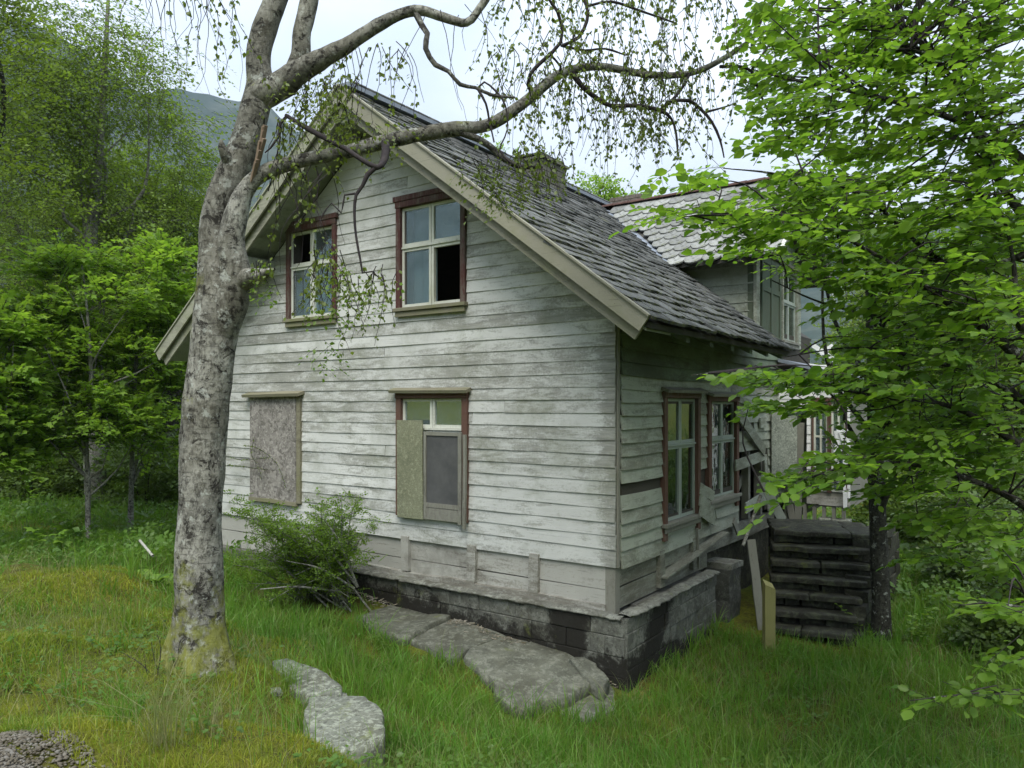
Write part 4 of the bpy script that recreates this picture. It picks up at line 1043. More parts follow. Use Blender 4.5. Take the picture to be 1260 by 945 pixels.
# ------------------------------------------------------------------ grass
M['grass'] = None
def m_grass(name, a, b, c3, yel):
    s = NT(name); r = s.attr('rnd'); p = s.pos()
    n1 = s.noise(p, .55, 5, .65); n2 = s.noise(s.vadd(p, (3., 8., 0.)), 2.2, 5, .7)
    c = s.mix(s.ramp(n1, (.42, 0.), (.58, 1.)), a, b); c = s.mix(s.ramp(n2, (.46, 0.), (.64, .85)), c, c3)
    c = s.mix(s.ramp(r, (.72, 0.), (.95, .9)), c, yel); c = s.mix(s.math('MULTIPLY', r, .4), c, tuple(x * .45 for x in a))
    pr = s.princ(c, .5, None, .3); tr = s.n('BsdfTranslucent', Color=s.mix(1.0, c, (1.3, 1.4, .7), 'MULTIPLY'))
    return s.done(s.n('MixShader', i0=.4, i1=pr, i2=tr).outputs[0])
M['grass'] = m_grass('grass_blade', (.085, .21, .024), (.12, .26, .030), (.16, .24, .03), (.26, .32, .10))
M['moss'] = m_grass('moss_blade', (.19, .25, .026), (.27, .295, .032), (.13, .23, .024), (.34, .28, .08))
M['dry'] = m_grass('dry_blade', (.20, .22, .09), (.26, .26, .13), (.16, .2, .06), (.4, .36, .2))
def blades(name, P, h, w, mat, lean=.45, rs=RN):
    n_ = len(P); th = rs.rand(n_) * 6.283; ln = np.abs(rs.normal(0, lean, n_)); dx, dy = np.cos(th), np.sin(th)
    ph = rs.rand(n_) * 6.283; sx, sy = np.cos(ph), np.sin(ph); V = np.zeros((n_, 7, 3))
    for k, (t, ww) in enumerate(((0, 1.), (.4, .9), (.75, .6), (1., 0))):
        bx = P[:, 0] + dx * ln * h * t * t; by = P[:, 1] + dy * ln * h * t * t; bz = P[:, 2] + h * (t - .28 * ln * t * t)
        if k < 3:
            V[:, 2 * k] = np.stack([bx - sx * w * ww / 2, by - sy * w * ww / 2, bz], -1); V[:, 2 * k + 1] = np.stack([bx + sx * w * ww / 2, by + sy * w * ww / 2, bz], -1)
        else: V[:, 6] = np.stack([bx, by, bz], -1)
    b = np.arange(n_)[:, None] * 7
    F4 = np.concatenate([b + np.array([[0, 1, 3, 2]]), b + np.array([[2, 3, 5, 4]])]); F3 = b + np.array([[4, 5, 6]])
    r = rs.rand(n_)
    o = npmesh(name, V.reshape(-1, 3), [F4, F3], mat, None, rnd=np.concatenate([r, r, r])); tag(o, kind='stuff'); return o
def ground_pts(n_, r0, r1, amax=.72, pw=1.0, seed=1, margin=0.0):
    rs = np.random.RandomState(seed); r = r0 + (r1 - r0) * rs.rand(n_) ** pw; a = math.atan2(FWD[1], FWD[0]) + rs.uniform(-amax, amax, n_)
    x = CAM[0] + r * np.cos(a); y = CAM[1] + r * np.sin(a)
    ok = ~((x > -.16 + margin) & (x < 7.7) & (y > -.16) & (y < W_)); ok &= ~in_poly(x, y, ROADP)
    ok &= ~((x > 2.2) & (x < 5.6) & (y > -1.72) & (y < .2)); ok &= ~((x > 5.4) & (x < 7.6) & (y > -1.1) & (y < .2))
    for P in ROCKS: ok &= ~in_poly(x, y, P)
    ok &= (np.hypot(x + 3.5, y - 1.42) > .26)
    dirt = (x > -1.0) & (x < 0) & (y > .2) & (y < 4.6); ok &= ~(dirt & (rs.rand(n_) < .9)) 
    dirt2 = (x > -.8) & (x < 0) & (y > -.2) & (y < .9); ok &= ~dirt2
    x, y = x[ok], y[ok]; return x, y, hgt(x, y)
def pnoise(x, y, sc, off=0.0):
    g_ = np.random.RandomState(int(off * 10) + 3); v = np.zeros_like(x)
    for k in range(6):
        a = g_.rand() * 6.28; f = sc * (1 + .7 * k); v += np.sin((x * math.cos(a) + y * math.sin(a)) * f + g_.rand() * 6.28 + .8 * np.sin((y * math.cos(a) - x * math.sin(a)) * f * .6)) / (1 + .4 * k)
    return v / 3
def bankmask(x, y):     # mossy, short-grassed bank near the birch and the road
    d = (x - CAM[0]) * FWD[0] + (y - CAM[1]) * FWD[1]; l = (x - CAM[0]) * RGT[0] + (y - CAM[1]) * RGT[1]
    px = PCX + FPX * l / np.maximum(d, .1); z = hgt(x, y)
    return np.clip((z - .55) / .25, 0, 1) * (d < 9.5)
# lush grass
x, y, z = ground_pts(270000, 2.3, 19, pw=1.15, seed=2)
bm = bankmask(x, y); rs = np.random.RandomState(9); cl = pnoise(x, y, 2.1); c2 = pnoise(x, y, 6.5, 7)
keep = rs.rand(len(x)) > bm * np.where(cl > .4, .5, .94); keep &= rs.rand(len(x)) < np.clip(.75 + .5 * c2, .25, 1)
x, y, z, cl, bm, c2 = x[keep], y[keep], z[keep], cl[keep], bm[keep], c2[keep]
dist = np.hypot(x - CAM[0], y - CAM[1])
h = (.08 + .10 * np.clip(cl + .5, 0, 1.5) + .10 * np.clip(c2 + .1, 0, 1.2)) * rs.uniform(.4, 1.6, len(x)) * (1 - .45 * bm) * np.clip(.8 + (dist - 4) * .05, .8, 1.5)
blades('grass', np.c_[x, y, z - .01], h, rs.uniform(.003, .0065, len(x)) * np.clip(dist / 5, .8, 2.6), M['grass'], .6, rs)
# rank taller grass in clumps
q_ = np.random.RandomState(14); cx, cy, cz = ground_pts(1500, 3.2, 15, pw=1.0, seed=15); k_ = (bankmask(cx, cy) < .35) | (q_.rand(len(cx)) < .15); cx, cy = cx[k_], cy[k_]
m_ = 26; hx = np.repeat(cx, m_) + q_.normal(0, .06, len(cx) * m_); hy = np.repeat(cy, m_) + q_.normal(0, .06, len(cx) * m_); hh = np.repeat(q_.uniform(.14, .42, len(cx)), m_) * q_.uniform(.5, 1.1, len(cx) * m_)
blades('tall_grass', np.c_[hx, hy, hgt(hx, hy) - .01], hh, q_.uniform(.004, .0075, len(hx)) * np.clip(np.hypot(hx - CAM[0], hy - CAM[1]) / 5, .8, 2.4), M['grass'], .75, q_)
# small broad leaves among the grass
x, y, z = ground_pts(9000, 2.4, 13, seed=16); k_ = pnoise(x, y, 1.7, 9) > .15; x, y, z = x[k_], y[k_], z[k_]; n_ = len(x); th = q_.rand(n_ * 3) * 6.283
P3 = np.repeat(np.c_[x, y, z + q_.uniform(.02, .12, n_)], 3, 0) + q_.normal(0, .015, (n_ * 3, 3)); WEED = (P3, np.c_[np.cos(th), np.sin(th), q_.uniform(-.1, .5, n_ * 3)], q_.normal(0, .3, (n_ * 3, 3)) + [0, 0, 1.], q_.uniform(.02, .05, n_ * 3))
# moss and fine short grass on the bank
x, y, z = ground_pts(210000, 2.3, 9.5, pw=1.0, seed=4); bm = bankmask(x, y); keep = rs.rand(len(x)) < bm; x, y, z = x[keep], y[keep], z[keep]; dist = np.hypot(x - CAM[0], y - CAM[1])
cl = pnoise(x, y, 3.1, 2)
blades('moss', np.c_[x, y, z - .01], rs.uniform(.02, .065, len(x)) * (1 + .8 * np.clip(cl, -.5, 1)), rs.uniform(.003, .006, len(x)) * np.clip(dist / 4, .8, 2), M['moss'], .6, rs)
# straw, seed heads
x, y, z = ground_pts(24000, 2.4, 16, seed=6); dist = np.hypot(x - CAM[0], y - CAM[1]); keep = (pnoise(x, y, 1.4, 4) > .0) | (rs.rand(len(x)) < .25); x, y, z, dist = x[keep], y[keep], z[keep], dist[keep]
blades('dry_grass', np.c_[x, y, z], rs.uniform(.12, .34, len(x)), rs.uniform(.0014, .003, len(x)) * np.clip(dist / 5, .8, 2.2), M['dry'], .6, rs)
# far undergrowth
def crown_mesh(name, P, D, L, nl, size, tpl, mat, parent=None, seed=1, flat=.8, droop=.15, spread=.9, tw=None, twr=.0025, kind=None):
    rs = np.random.RandomState(seed); LP, LD, LN, S = sprays(P, D, L, nl, size, rs, flat, droop, spread)
    V, F = place(tpl, LP, LD, LN, S); o = npmesh(name, V, F, mat, parent, rnd=np.repeat(rs.rand(len(LP)), len(tpl[1])))
    if kind: o['kind'] = kind
    if tw: 
        V, F = twigs(P, D, L, twr, droop); t = npmesh('twigs', V, F, tw, parent); t['kind'] = 'stuff'
    return o
M['leaf_beech'] = m_leaf('beech_leaf', (.065, .15, .018), (.115, .225, .026), (.20, .31, .05), .6, 1.6)
M['leaf_maple'] = m_leaf('maple_leaf', (.12, .23, .030), (.17, .30, .038), (.24, .35, .055), .55, 1.4)
M['leaf_tall'] = m_leaf('tall_tree_leaf', (.11, .19, .03), (.15, .235, .036), (.19, .27, .05), .5, .3)
M['leaf_birch'] = m_leaf('birch_leaf', (.085, .125, .024), (.12, .165, .03), (.16, .21, .045), .45, 1.0)
M['leaf_far'] = m_leaf('far_leaf', (.10, .165, .028), (.14, .215, .034), (.18, .25, .045), .5, .35)
M['leaf_dark'] = m_leaf('dark_leaf', (.055, .10, .024), (.08, .135, .03), (.105, .16, .035), .42, .35)
M['leaf_shrub'] = m_leaf('shrub_leaf', (.08, .16, .018), (.12, .215, .024), (.17, .26, .035), .5, 2.0)
M['leaf_under'] = m_leaf('undergrowth_leaf', (.06, .13, .02), (.09, .18, .028), (.12, .21, .04), .45, .6)
V, F = place(LEAF_BIG, *WEED); npmesh('weeds', V, F, M['leaf_under'], None, rnd=np.repeat(RN.rand(len(WEED[0])), 6))['kind'] = 'stuff'
M['bark_birch'] = m_bark('birch_bark', (.115, .112, .096), (.34, .34, .295), (.022, .020, .017), .85, -.25, 9.0)
M['bark_limb'] = m_bark('birch_limb_bark', (.07, .068, .060), (.15, .15, .13), (.03, .028, .025), .35, None, 14.0)
M['twig'] = m_simple('twig_bark', (.022, .018, .020), (.05, .042, .042), 20.0)
M['bark_dark'] = m_bark('dark_bark', (.035, .035, .028), (.075, .075, .06), (.018, .018, .015), .9, None, 12.0, (.05, .07, .02))
M['bark_grey'] = m_bark('sapling_bark', (.20, .20, .175), (.34, .34, .31), (.05, .05, .045), .4, None, 16.0)
x, y, z = ground_pts(9000, 11, 30, pw=1.1, seed=12); keep = rs.rand(len(x)) < .9; x, y, z = x[keep], y[keep], z[keep]
P = np.c_[x, y, z + rs.uniform(.02, .3, len(x))]; th = rs.rand(len(x)) * 6.283
crown_mesh('undergrowth', P, np.c_[np.cos(th), np.sin(th), rs.uniform(.2, 1.0, len(x))], .35, 6, .10, LEAF_SMALL, M['leaf_under'], None, 13, .6, .3, kind='stuff')

# ------------------------------------------------------------------ the big leaning birch in front of the gable
def pl(rows): return [(*at(x, y, d), r * d / FPX) for x, y, r, d in rows]
birch = empty('birch_tree', tuple(at(245, 828, 5.2))); tag(birch, 'large mossy old birch with forked trunk leaning over the gable', 'tree')
ORG = np.array(at(245, 828, 5.2))
def part_tube(name, rows, mat, parent, seg=24, step=.05, bump=.12, bs=6, seed=0, org=None):
    V, F = tube(pl(rows), seg, step, bump, bs, seed)
    o = npmesh(name, V - (ORG if org is None else org), F, mat, parent, True); return o
def shift(o): return o
def birch_part(name, tb, mat, parent): 
    V = np.vstack(tb.V) - ORG; return npmesh(name, V, np.vstack(tb.F), mat, parent, True)
D0 = 5.2
tr_rows = [(238, 870, 50, 5.16), (243, 836, 43, D0), (245, 800, 36, D0), (246, 750, 33, D0), (245, 690, 31.5, D0), (247, 620, 30, D0), (250, 540, 30, 5.22), (256, 470, 30, 5.23), (264, 410, 31, 5.24), (270, 365, 31, 5.25), (266, 325, 25, 5.25),
           (264, 285, 22, 5.24), (272, 245, 21, 5.24), (288, 210, 21, 5.25), (304, 170, 21, 5.27), (314, 135, 21, 5.28), (320, 105, 19, 5.3), (318, 80, 17, 5.3), (321, 50, 17, 5.3), (336, 10, 16.5, 5.3), (352, -30, 15, 5.3), (375, -110, 13, 5.25), (385, -220, 10, 5.2)]
V, F = tube(pl([(a, b, c * (1.02 if b > 830 else .93 if b > 780 else .86 if b > 400 else .85), d) for a, b, c, d in tr_rows]), 48, .035, .10, 5.0, 2)
# root flare
zb = V[:, 2]; 
for i in range(len(V)):
    if zb[i] < 1.45:
        k = (1.45 - zb[i]) / .6; c = ORG; dx, dy = V[i, 0] - c[0], V[i, 1] - c[1]; a = math.atan2(dy, dx)
        f = 1 + .02 * k + .16 * k * k + k * (.16 * math.sin(a * 5 + 1.1) + .10 * math.sin(a * 9 + 2 + V[i, 2] * 2)) * min(1, k + .25) ; V[i, 0] = c[0] + dx * f; V[i, 1] = c[1] + dy * f
trunk = npmesh('trunk', V - ORG, F, M['bark_birch'], birch, True)
tb = TB()
for rows, seg, stp in [([(268, 420, 20, 5.24), (284, 372, 24, 5.2), (290, 335, 21, 5.17), (285, 300, 18, 5.15), (291, 262, 16, 5.14), (304, 232, 12, 5.14), (328, 211, 10.5, 5.14), (378, 196, 9.8, 5.16), (430, 186, 9.2, 5.2), (478, 173, 9.8, 5.25), (530, 163, 10, 5.3), (556, 159, 10.5, 5.33),
                        (600, 154, 8.4, 5.4), (640, 130, 7.6, 5.45), (676, 100, 7.2, 5.5), (700, 87, 6.2, 5.55), (740, 82, 5.4, 5.6), (800, 92, 4.8, 5.7), (850, 90, 4.2, 5.8), (890, 72, 3.6, 5.9), (925, 47, 3.0, 6.0), (940, 18, 2.4, 6.0), (968, -12, 1.6, 6.0)], 20, .04)]:
    tb.add(*tube(pl([(a, b, c * .88, d) for a, b, c, d in rows]), seg, stp, .10, 7.0, 4))
birch_part('lower_limb', tb, M['bark_birch'], birch)
for nm, rows in [('upper_limb', [(318, 120, 16, 5.28), (345, 106, 17, 5.25), (374, 84, 13.5, 5.2), (420, 60, 10, 5.2), (465, 31, 7.6, 5.2), (510, 13, 6.4, 5.2), (545, 21, 5.6, 5.2), (574, 28, 4.8, 5.2), (590, 10, 4.6, 5.2), (603, -10, 4.2, 5.2), (625, -60, 3, 5.2)]),
                 ('upper_limb', [(358, 100, 12, 5.25), (370, 70, 12.5, 5.22), (372, 38, 11, 5.2), (380, 0, 11, 5.2), (388, -50, 9, 5.15), (400, -130, 6, 5.1)]),
                 ('dead_stub', [(292, 350, 16, 5.2), (310, 340, 10, 5.1), (326, 337, 6, 5.0), (333, 333, 3.6, 4.95), (338, 331, 1.5, 4.93)]),
                 ('dead_stub', [(290, 210, 12, 5.25), (278, 192, 7, 5.15), (273, 180, 4.5, 5.1), (272, 172, 1.5, 5.1)])]:
    tb = TB(); tb.add(*tube(pl(rows), 16, .04, .16, 8.0, 6)); birch_part(nm, tb, M['bark_birch'] if nm != 'upper_limb' or rows[0][0] > 350 else M['bark_birch'], birch)
g = G(); rt = random.Random(3)
for i in range(9):
    a = at(308 + i * 1.6, 232 - i * 5.5, 5.12); b = at(317 + i * 1.1 + rt.uniform(-3, 3), 206 - i * 6.0 - rt.uniform(2, 10), 5.05); g.beam(a - ORG, b - ORG, .028, .016, (1, 0, .3), 1, .002, rt)
M['split'] = m_wood('split_wood', (.24, .175, .125), (.15, .115, .085), 2, .5, (.07, .055, .04), .5)
g.obj('split_wood', M['split'], birch)
TWIGS = [  # thin dark branches, (x, y, radius px, depth)
 [(556, 160, 5.5, 5.33), (578, 167, 5, 5.35), (600, 178, 4.8, 5.4), (622, 197, 4.2, 5.4), (640, 205, 3.8, 5.45), (652, 206, 3, 5.45), (668, 205, 2, 5.45)],
 [(704, 90, 4, 5.55), (718, 108, 3.4, 5.55), (736, 122, 3.2, 5.6), (752, 130, 3.2, 5.6), (780, 130, 2.8, 5.6), (812, 136, 2.8, 5.65), (826, 146, 2, 5.65), (832, 165, 1.8, 5.65), (834, 192, 1.2, 5.65)],
 [(812, 136, 2.8, 5.65), (832, 118, 2.2, 5.7), (844, 100, 2, 5.7), (852, 84, 1.6, 5.75)],
 [(826, 124, 2.2, 5.65), (848, 124, 2.6, 5.65), (862, 134, 2.2, 5.7), (876, 150, 2, 5.7), (886, 172, 1.6, 5.7), (891, 194, 1, 5.7)],
 [(868, 138, 2, 5.7), (884, 134, 1.6, 5.7), (900, 129, 1, 5.75)],
 [(886, 82, 2.4, 5.85), (910, 82, 2.4, 5.9), (925, 88, 2, 5.9), (932, 108, 1.8, 5.9), (944, 134, 1.4, 5.9), (952, 150, 1, 5.9)],
 [(925, 56, 2, 6), (934, 20, 1.6, 6.05), (950, 0, 1.3, 6.1)],
 [(512, 16, 5, 5.2), (518, 30, 4.2, 5.18), (526, 42, 4, 5.16), (524, 60, 3.8, 5.15), (536, 80, 3.5, 5.15), (552, 88, 3, 5.15), (566, 104, 2.8, 5.15), (585, 108, 2.4, 5.2), (605, 117, 2.2, 5.2), (634, 120, 1.6, 5.2)],
 [(588, 110, 1.8, 5.2), (598, 128, 1.8, 5.2), (602, 148, 1.4, 5.25), (608, 175, 1.2, 5.25)],
 [(590, 106, 1.5, 5.2), (596, 101, 1.5, 5.2), (610, 112, 1.5, 5.2), (622, 130, 1.3, 5.2), (624, 160, 1, 5.25), (615, 185, 1.2, 5.25), (628, 200, 1, 5.25)],
 [(655, 116, 3, 5.5), (650, 104, 2.8, 5.45), (652, 92, 2.8, 5.4), (664, 78, 2.6, 5.4), (680, 64, 2.6, 5.4), (690, 52, 2.4, 5.4), (692, 38, 2.4, 5.4), (686, 14, 2.2, 5.35), (676, 0, 2, 5.3), (660, -20, 2, 5.3)],
 [(692, 56, 2.2, 5.4), (712, 46, 2.4, 5.4), (722, 26, 2.4, 5.4), (722, 8, 2.2, 5.4), (712, -15, 2, 5.4)],
 [(676, 66, 1.8, 5.4), (690, 82, 1.8, 5.45), (690, 94, 2, 5.5)],
 [(690, 56, 1.8, 5.4), (720, 62, 1.6, 5.45), (745, 60, 1.5, 5.5), (770, 68, 1.2, 5.55)],
 [(722, 8, 1.8, 5.4), (752, 2, 1.8, 5.45), (790, 14, 1.6, 5.5), (830, 28, 1.3, 5.55)],
 [(352, 142, 2.6, 5.2), (375, 156, 3.4, 5.1), (400, 170, 3.6, 5.0), (425, 183, 3.6, 4.95), (446, 197, 3.4, 4.9), (464, 206, 4.2, 4.9), (472, 198, 5, 4.98), (475, 184, 6, 5.1), (474, 176, 6, 5.2)],
 [(462, 206, 3.8, 4.9), (452, 215, 3.4, 4.9), (446, 228, 2.8, 4.9), (438, 240, 2.2, 4.9), (436, 262, 1.9, 4.9), (438, 290, 1.8, 4.9), (443, 318, 1.6, 4.9), (446, 336, 1.4, 4.9), (458, 334, 1.2, 4.9), (470, 345, .9, 4.9)],
 [(437, 238, 1.6, 4.9), (424, 240, 1.4, 4.9), (420, 262, 1.1, 4.9), (408, 250, 1, 4.9), (395, 268, .9, 4.9)],
 [(354, 142, 2.2, 5.2), (345, 152, 2.4, 5.2), (343, 168, 2, 5.2), (333, 182, 1.4, 5.2), (326, 188, 1, 5.2)],
 [(345, 168, 1.4, 5.2), (338, 205, 1, 5.2), (330, 235, .8, 5.2)]]
for rows in TWIGS:
    tb = TB(); tb.add(*tube(pl([(x, y, r * .9, d) for x, y, r, d in rows]), 7, .05, .22, 18.0, 3)); birch_part('branch', tb, M['bark_limb'] if rows[0][2] > 4 else M['twig'], birch)
# hanging twigs with small leaves: strings from branch points
def hang_strings(seeds, leafmat, seed, leafsize, den, name, parent, org):
    rs = np.random.RandomState(seed); tb = TB(); LP, LD, LN = [], [], []
    for (x, y, d, n_, len_px, spr, leafy) in seeds:
        for k in range(n_):
            L = len_px * rs.uniform(.45, 1.15) * d / FPX; p = np.array(at(x + rs.uniform(-spr, spr), y + rs.uniform(-6, 10), d + rs.uniform(-.35, .35)))
            m = max(5, int(L / .07)); pts = []; drift = rs.normal(0, .35, 2); vx = rs.normal(0, .5, 2)
            for i in range(m):
                pts.append([*p, .0036 * (1 - .7 * i / m)]); vx = vx * .75 + drift * .10 + rs.normal(0, .22, 2)
                stepv = np.array([vx[0], vx[1], -1 - .0]); stepv /= np.linalg.norm(stepv); p = p + stepv * L / m
            pts = np.array(pts); tb.add(*tube(pts, 3))
            if rs.rand() < leafy:
                nl = int(L / den); t = rs.rand(nl) ** .8; t = np.where(rs.rand(nl) < .5, t, np.round(t * 3) / 3 + rs.normal(0, .03, nl)).clip(.02, 1)
                idx = (t * (m - 1)).astype(int); q = pts[idx, :3] + rs.normal(0, .011, (nl, 3)); LP.append(q)
                th = rs.rand(nl) * 6.283; LD.append(np.c_[np.cos(th) * .75, np.sin(th) * .75, -rs.uniform(.3, 1.2, nl)]); LN.append(rs.normal(0, .6, (nl, 3)) + [0, 0, .8])
    o = npmesh('hanging_twigs', np.vstack(tb.V) - org, np.vstack(tb.F), M['twig'], parent); o['kind'] = 'stuff'
    LP = np.vstack(LP); LD = np.vstack(LD); LN = np.vstack(LN); V, F = place(LEAF_SMALL, LP - org, LD, LN, leafsize * rs.uniform(.6, 1.2, len(LP)))
    o = npmesh('foliage', V, F, leafmat, parent, rnd=np.repeat(rs.rand(len(LP)), 2)); o['kind'] = 'stuff'
hs = []
for x in range(610, 860, 12): hs.append((x, 30 + 60 * ((x * 7) % 13) / 13, 5.5, 4, 130, 10, .8))
for x in range(660, 850, 14): hs.append((x, 90, 5.6, 3, 130, 10, .9))
for x in range(620, 900, 16): hs.append((x, -30, 5.5, 4, 150, 14, .85))
for x in range(840, 930, 16): hs.append((x, 70, 5.8, 2, 110, 10, .4))
for x in (540, 570, 600): hs.append((x, 10, 5.2, 2, 150, 14, .15))
for x in (640, 655, 670, 690): hs.append((x, 180, 5.4, 5, 80, 14, 1))
for x in (575, 600, 625, 650): hs.append((x, 190, 5.3, 4, 75, 16, 1))
for x in (410, 430, 455, 480, 500): hs.append((x, 55, 5.2, 4, 130, 14, .6))
for x in (370, 390, 410, 430): hs.append((x, 95, 5.15, 6, 120, 14, 1))
for x in (340, 355, 370): hs.append((x, 150, 5.15, 4, 110, 14, .8))
for x in (250, 270, 215, 190, 235): hs.append((x, -40, 5.0, 5, 170, 18, .45))
for x in (395, 420, 440, 460, 475): hs.append((x, 330, 4.9, 4, 100, 14, .9))
for x in (340, 365, 385, 400): hs.append((x, 205, 5.0, 4, 140, 14, .45))
for x in (320, 330, 395): hs.append((x, 325, 4.95, 3, 70, 12, .9))
for x in (395, 405, 415): hs.append((x, 300, 4.9, 4, 150, 10, 1))
for x in (720, 745, 770, 795, 820, 850): hs.append((x, 120, 5.6, 4, 120, 14, .7))
hang_strings(hs, M['leaf_birch'], 5, .036, .028, 'foliage', birch, ORG)
# leafy clumps of the birch seen against the gable
def clump(rows, n_, L, nl, size, mat, seed, parent, org, spr, tpl=LEAF_SMALL):
    rs = np.random.RandomState(seed); P = []
    for (x, y, d, rx, ry) in rows:
        u = rs.normal(0, .45, (n_, 3)); 
        for k in range(n_): P.append(at(x + rx * u[k, 0], y + ry * u[k, 1], d + .25 * u[k, 2]))
    P = np.array(P); th = rs.rand(len(P)) * 6.283
    D = np.c_[np.cos(th), np.sin(th), -rs.uniform(.1, 1.0, len(P))]
    LP, LD, LN, S = sprays(P, D, L, nl, size, rs, .5, .3)
    V, F = place(tpl, LP - org, LD, LN, S); o = npmesh('foliage', V, F, mat, parent, rnd=np.repeat(rs.rand(len(LP)), len(tpl[1]))); o['kind'] = 'stuff'
    V, F = twigs(P, D, L, .0016, .3); t = npmesh('twigs', V - org, F, M['twig'], parent); t['kind'] = 'stuff'
clump([(400, 120, 5.1, 50, 40), (430, 150, 5.1, 35, 35), (380, 130, 5.1, 25, 40), (600, 215, 5.3, 45, 22), (650, 225, 5.35, 35, 28), (440, 160, 5.0, 50, 25), (620, 240, 5.3, 40, 15)], 26, .16, 5, .034, M['leaf_birch'], 21, birch, ORG, 0)
clump([(410, 385, 4.9, 40, 22), (450, 370, 4.9, 35, 25), (330, 350, 4.95, 22, 22), (415, 340, 4.9, 12, 30), (395, 430, 4.9, 20, 28)], 12, .14, 5, .036, M['leaf_shrub'], 22, birch, ORG, 0)

# ------------------------------------------------------------------ trees
def blob(px, py, d, rx, ry, w=1.0, rd=None): return (np.array(at(px, py, d)), rx * d / FPX, (rd if rd is not None else rx * d / FPX), ry * d / FPX, w)
def sample_blobs(blobs, n_, rs, inner=.45):
    ws = np.array([b[4] * (b[1] * b[2] * b[3]) ** .667 for b in blobs]); ws /= ws.sum(); k = rs.choice(len(blobs), n_, p=ws)
    u = rs.normal(0, 1, (n_, 3)); u /= np.linalg.norm(u, axis=1)[:, None]; u *= (inner + (1 - inner) * rs.rand(n_) ** .6)[:, None] * (1 + .18 * rs.normal(0, 1, n_))[:, None]
    C = np.array([b[0] for b in blobs])[k]; Rr = np.array([(b[1], b[2], b[3]) for b in blobs])[k]
    off = RGT[None] * (u[:, :1] * Rr[:, :1]) + FWD[None] * (u[:, 1:2] * Rr[:, 1:2])
    return np.c_[C[:, 0] + off[:, 0], C[:, 1] + off[:, 1], C[:, 2] + u[:, 2] * Rr[:, 2]], u, k
def clumpy(P, n_, rs, sc=1.0, keep=.55):
    """leave real gaps in a crown: drop sprays where a 3-d wave field is low"""
    v = np.zeros(len(P))
    for k in range(7):
        d = rs.normal(0, 1, 3); d /= np.linalg.norm(d); v += np.sin(P @ d * (1.6 + .8 * k) * sc + rs.rand() * 6.28) / (1 + .25 * k)
    return v > np.quantile(v, 1 - keep)
def tree(name, label, group, trunk, blobs, n_, L, nl, size, tpl, leafm, barkm, seed, flat=.6, droop=.2, limbs=10, limb_r=.05, keep=.65, gsc=1.0, inner=.35, cat='tree', up=.25):
    rs = np.random.RandomState(seed); base = np.array(trunk[0][:3]); root = empty(name, tuple(base)); tag(root, label, cat, group)
    V, F = tube(trunk, 10, .25, .12, 3.0, seed); npmesh('trunk', V - base, F, barkm, root, True)
    T = catmull(np.array(trunk, float), .3)
    P, u, k = sample_blobs(blobs, n_, rs, inner); m_ = clumpy(P, n_, rs, gsc, keep); P, u, k = P[m_], u[m_], k[m_]
    lb = TB()
    for i in range(limbs):
        b = P[rs.randint(len(P))]; h_ = base[2] + (b[2] - base[2]) * rs.uniform(.45, .8); j = np.argmin(np.abs(T[:, 2] - h_)); a = T[j, :3]; r0 = min(T[j, 3] * .6, limb_r)
        m1 = a * .6 + b * .4 + rs.normal(0, .12, 3) * np.linalg.norm(b - a); m1[2] += .1 * np.linalg.norm(b - a)
        lb.add(*tube([(*a, r0), (*m1, r0 * .65), (*b, r0 * .25)], 6, .3, .15, 3.0, i))
    if limbs: npmesh('limb', np.vstack(lb.V) - base, np.vstack(lb.F), barkm, root, True)['kind'] = 'stuff'
    D = np.c_[RGT[0] * u[:, 0] + FWD[0] * u[:, 1], RGT[1] * u[:, 0] + FWD[1] * u[:, 1], np.full(len(u), up)] + rs.normal(0, .55, (len(u), 3)) * [1, 1, .5]
    LP, LD, LN, S = sprays(P, D, L * rs.uniform(.6, 1.2, len(P)), nl, size, rs, flat, droop)
    V, F = place(tpl, LP - base, LD, LN, S); o = npmesh('crown', V, F, leafm, root, rnd=np.repeat(rs.rand(len(LP)), len(tpl[1]))); o['kind'] = 'stuff'
    V, F = twigs(P, D, L, .004 if size < .09 else .006, droop); t = npmesh('twigs', V - base, F, M['twig'], root); t['kind'] = 'stuff'
    return root
def gtrunk(px, py_base, d, tops, r0):
    """trunk from the ground under (px) at depth d through screen points tops [(x,y,r_m)]"""
    b = np.array(at(px, py_base, d)); b[2] = H(b[0], b[1]) - .15
    return [(*b, r0 * 1.15)] + [(*at(x, y, d), r) for x, y, r in tops]
GL = 'trees behind the left of the house'
tree('birch_tree', 'tall airy small leaved birch rising at the left edge behind the bright maples', GL, gtrunk(118, 600, 16, [(116, 450, .16), (112, 300, .13), (122, 180, .09), (130, 60, .05), (135, -40, .02)], .2),
     [blob(140, 110, 16, 110, 80), blob(75, 60, 16, 95, 90), blob(190, 190, 16, 85, 80), blob(70, 200, 16, 100, 80), blob(120, 290, 16, 120, 70), blob(215, 120, 15, 50, 60, .7), blob(30, 120, 15, 70, 120), blob(130, 360, 15, 120, 60), blob(60, 280, 15, 70, 80)], 11000, .5, 7, .075, LEAF_SMALL, M['leaf_tall'], M['bark_grey'], 31, .4, .5, 16, keep=.72, up=-.1)
tree('leafy_tree', 'dark leafy tree whose crown fills the top left corner', GL, gtrunk(-60, 600, 11, [(-50, 400, .14), (-30, 200, .1), (-10, 60, .06), (0, -60, .03)], .18),
     [blob(0, 60, 11, 50, 90), blob(-20, 220, 11, 70, 110), blob(10, 330, 11, 55, 60), blob(-40, -40, 11, 80, 60)], 2200, .4, 7, .075, LEAF_SMALL, M['leaf_far'], M['bark_dark'], 32, .4, .3, 8, keep=.7)
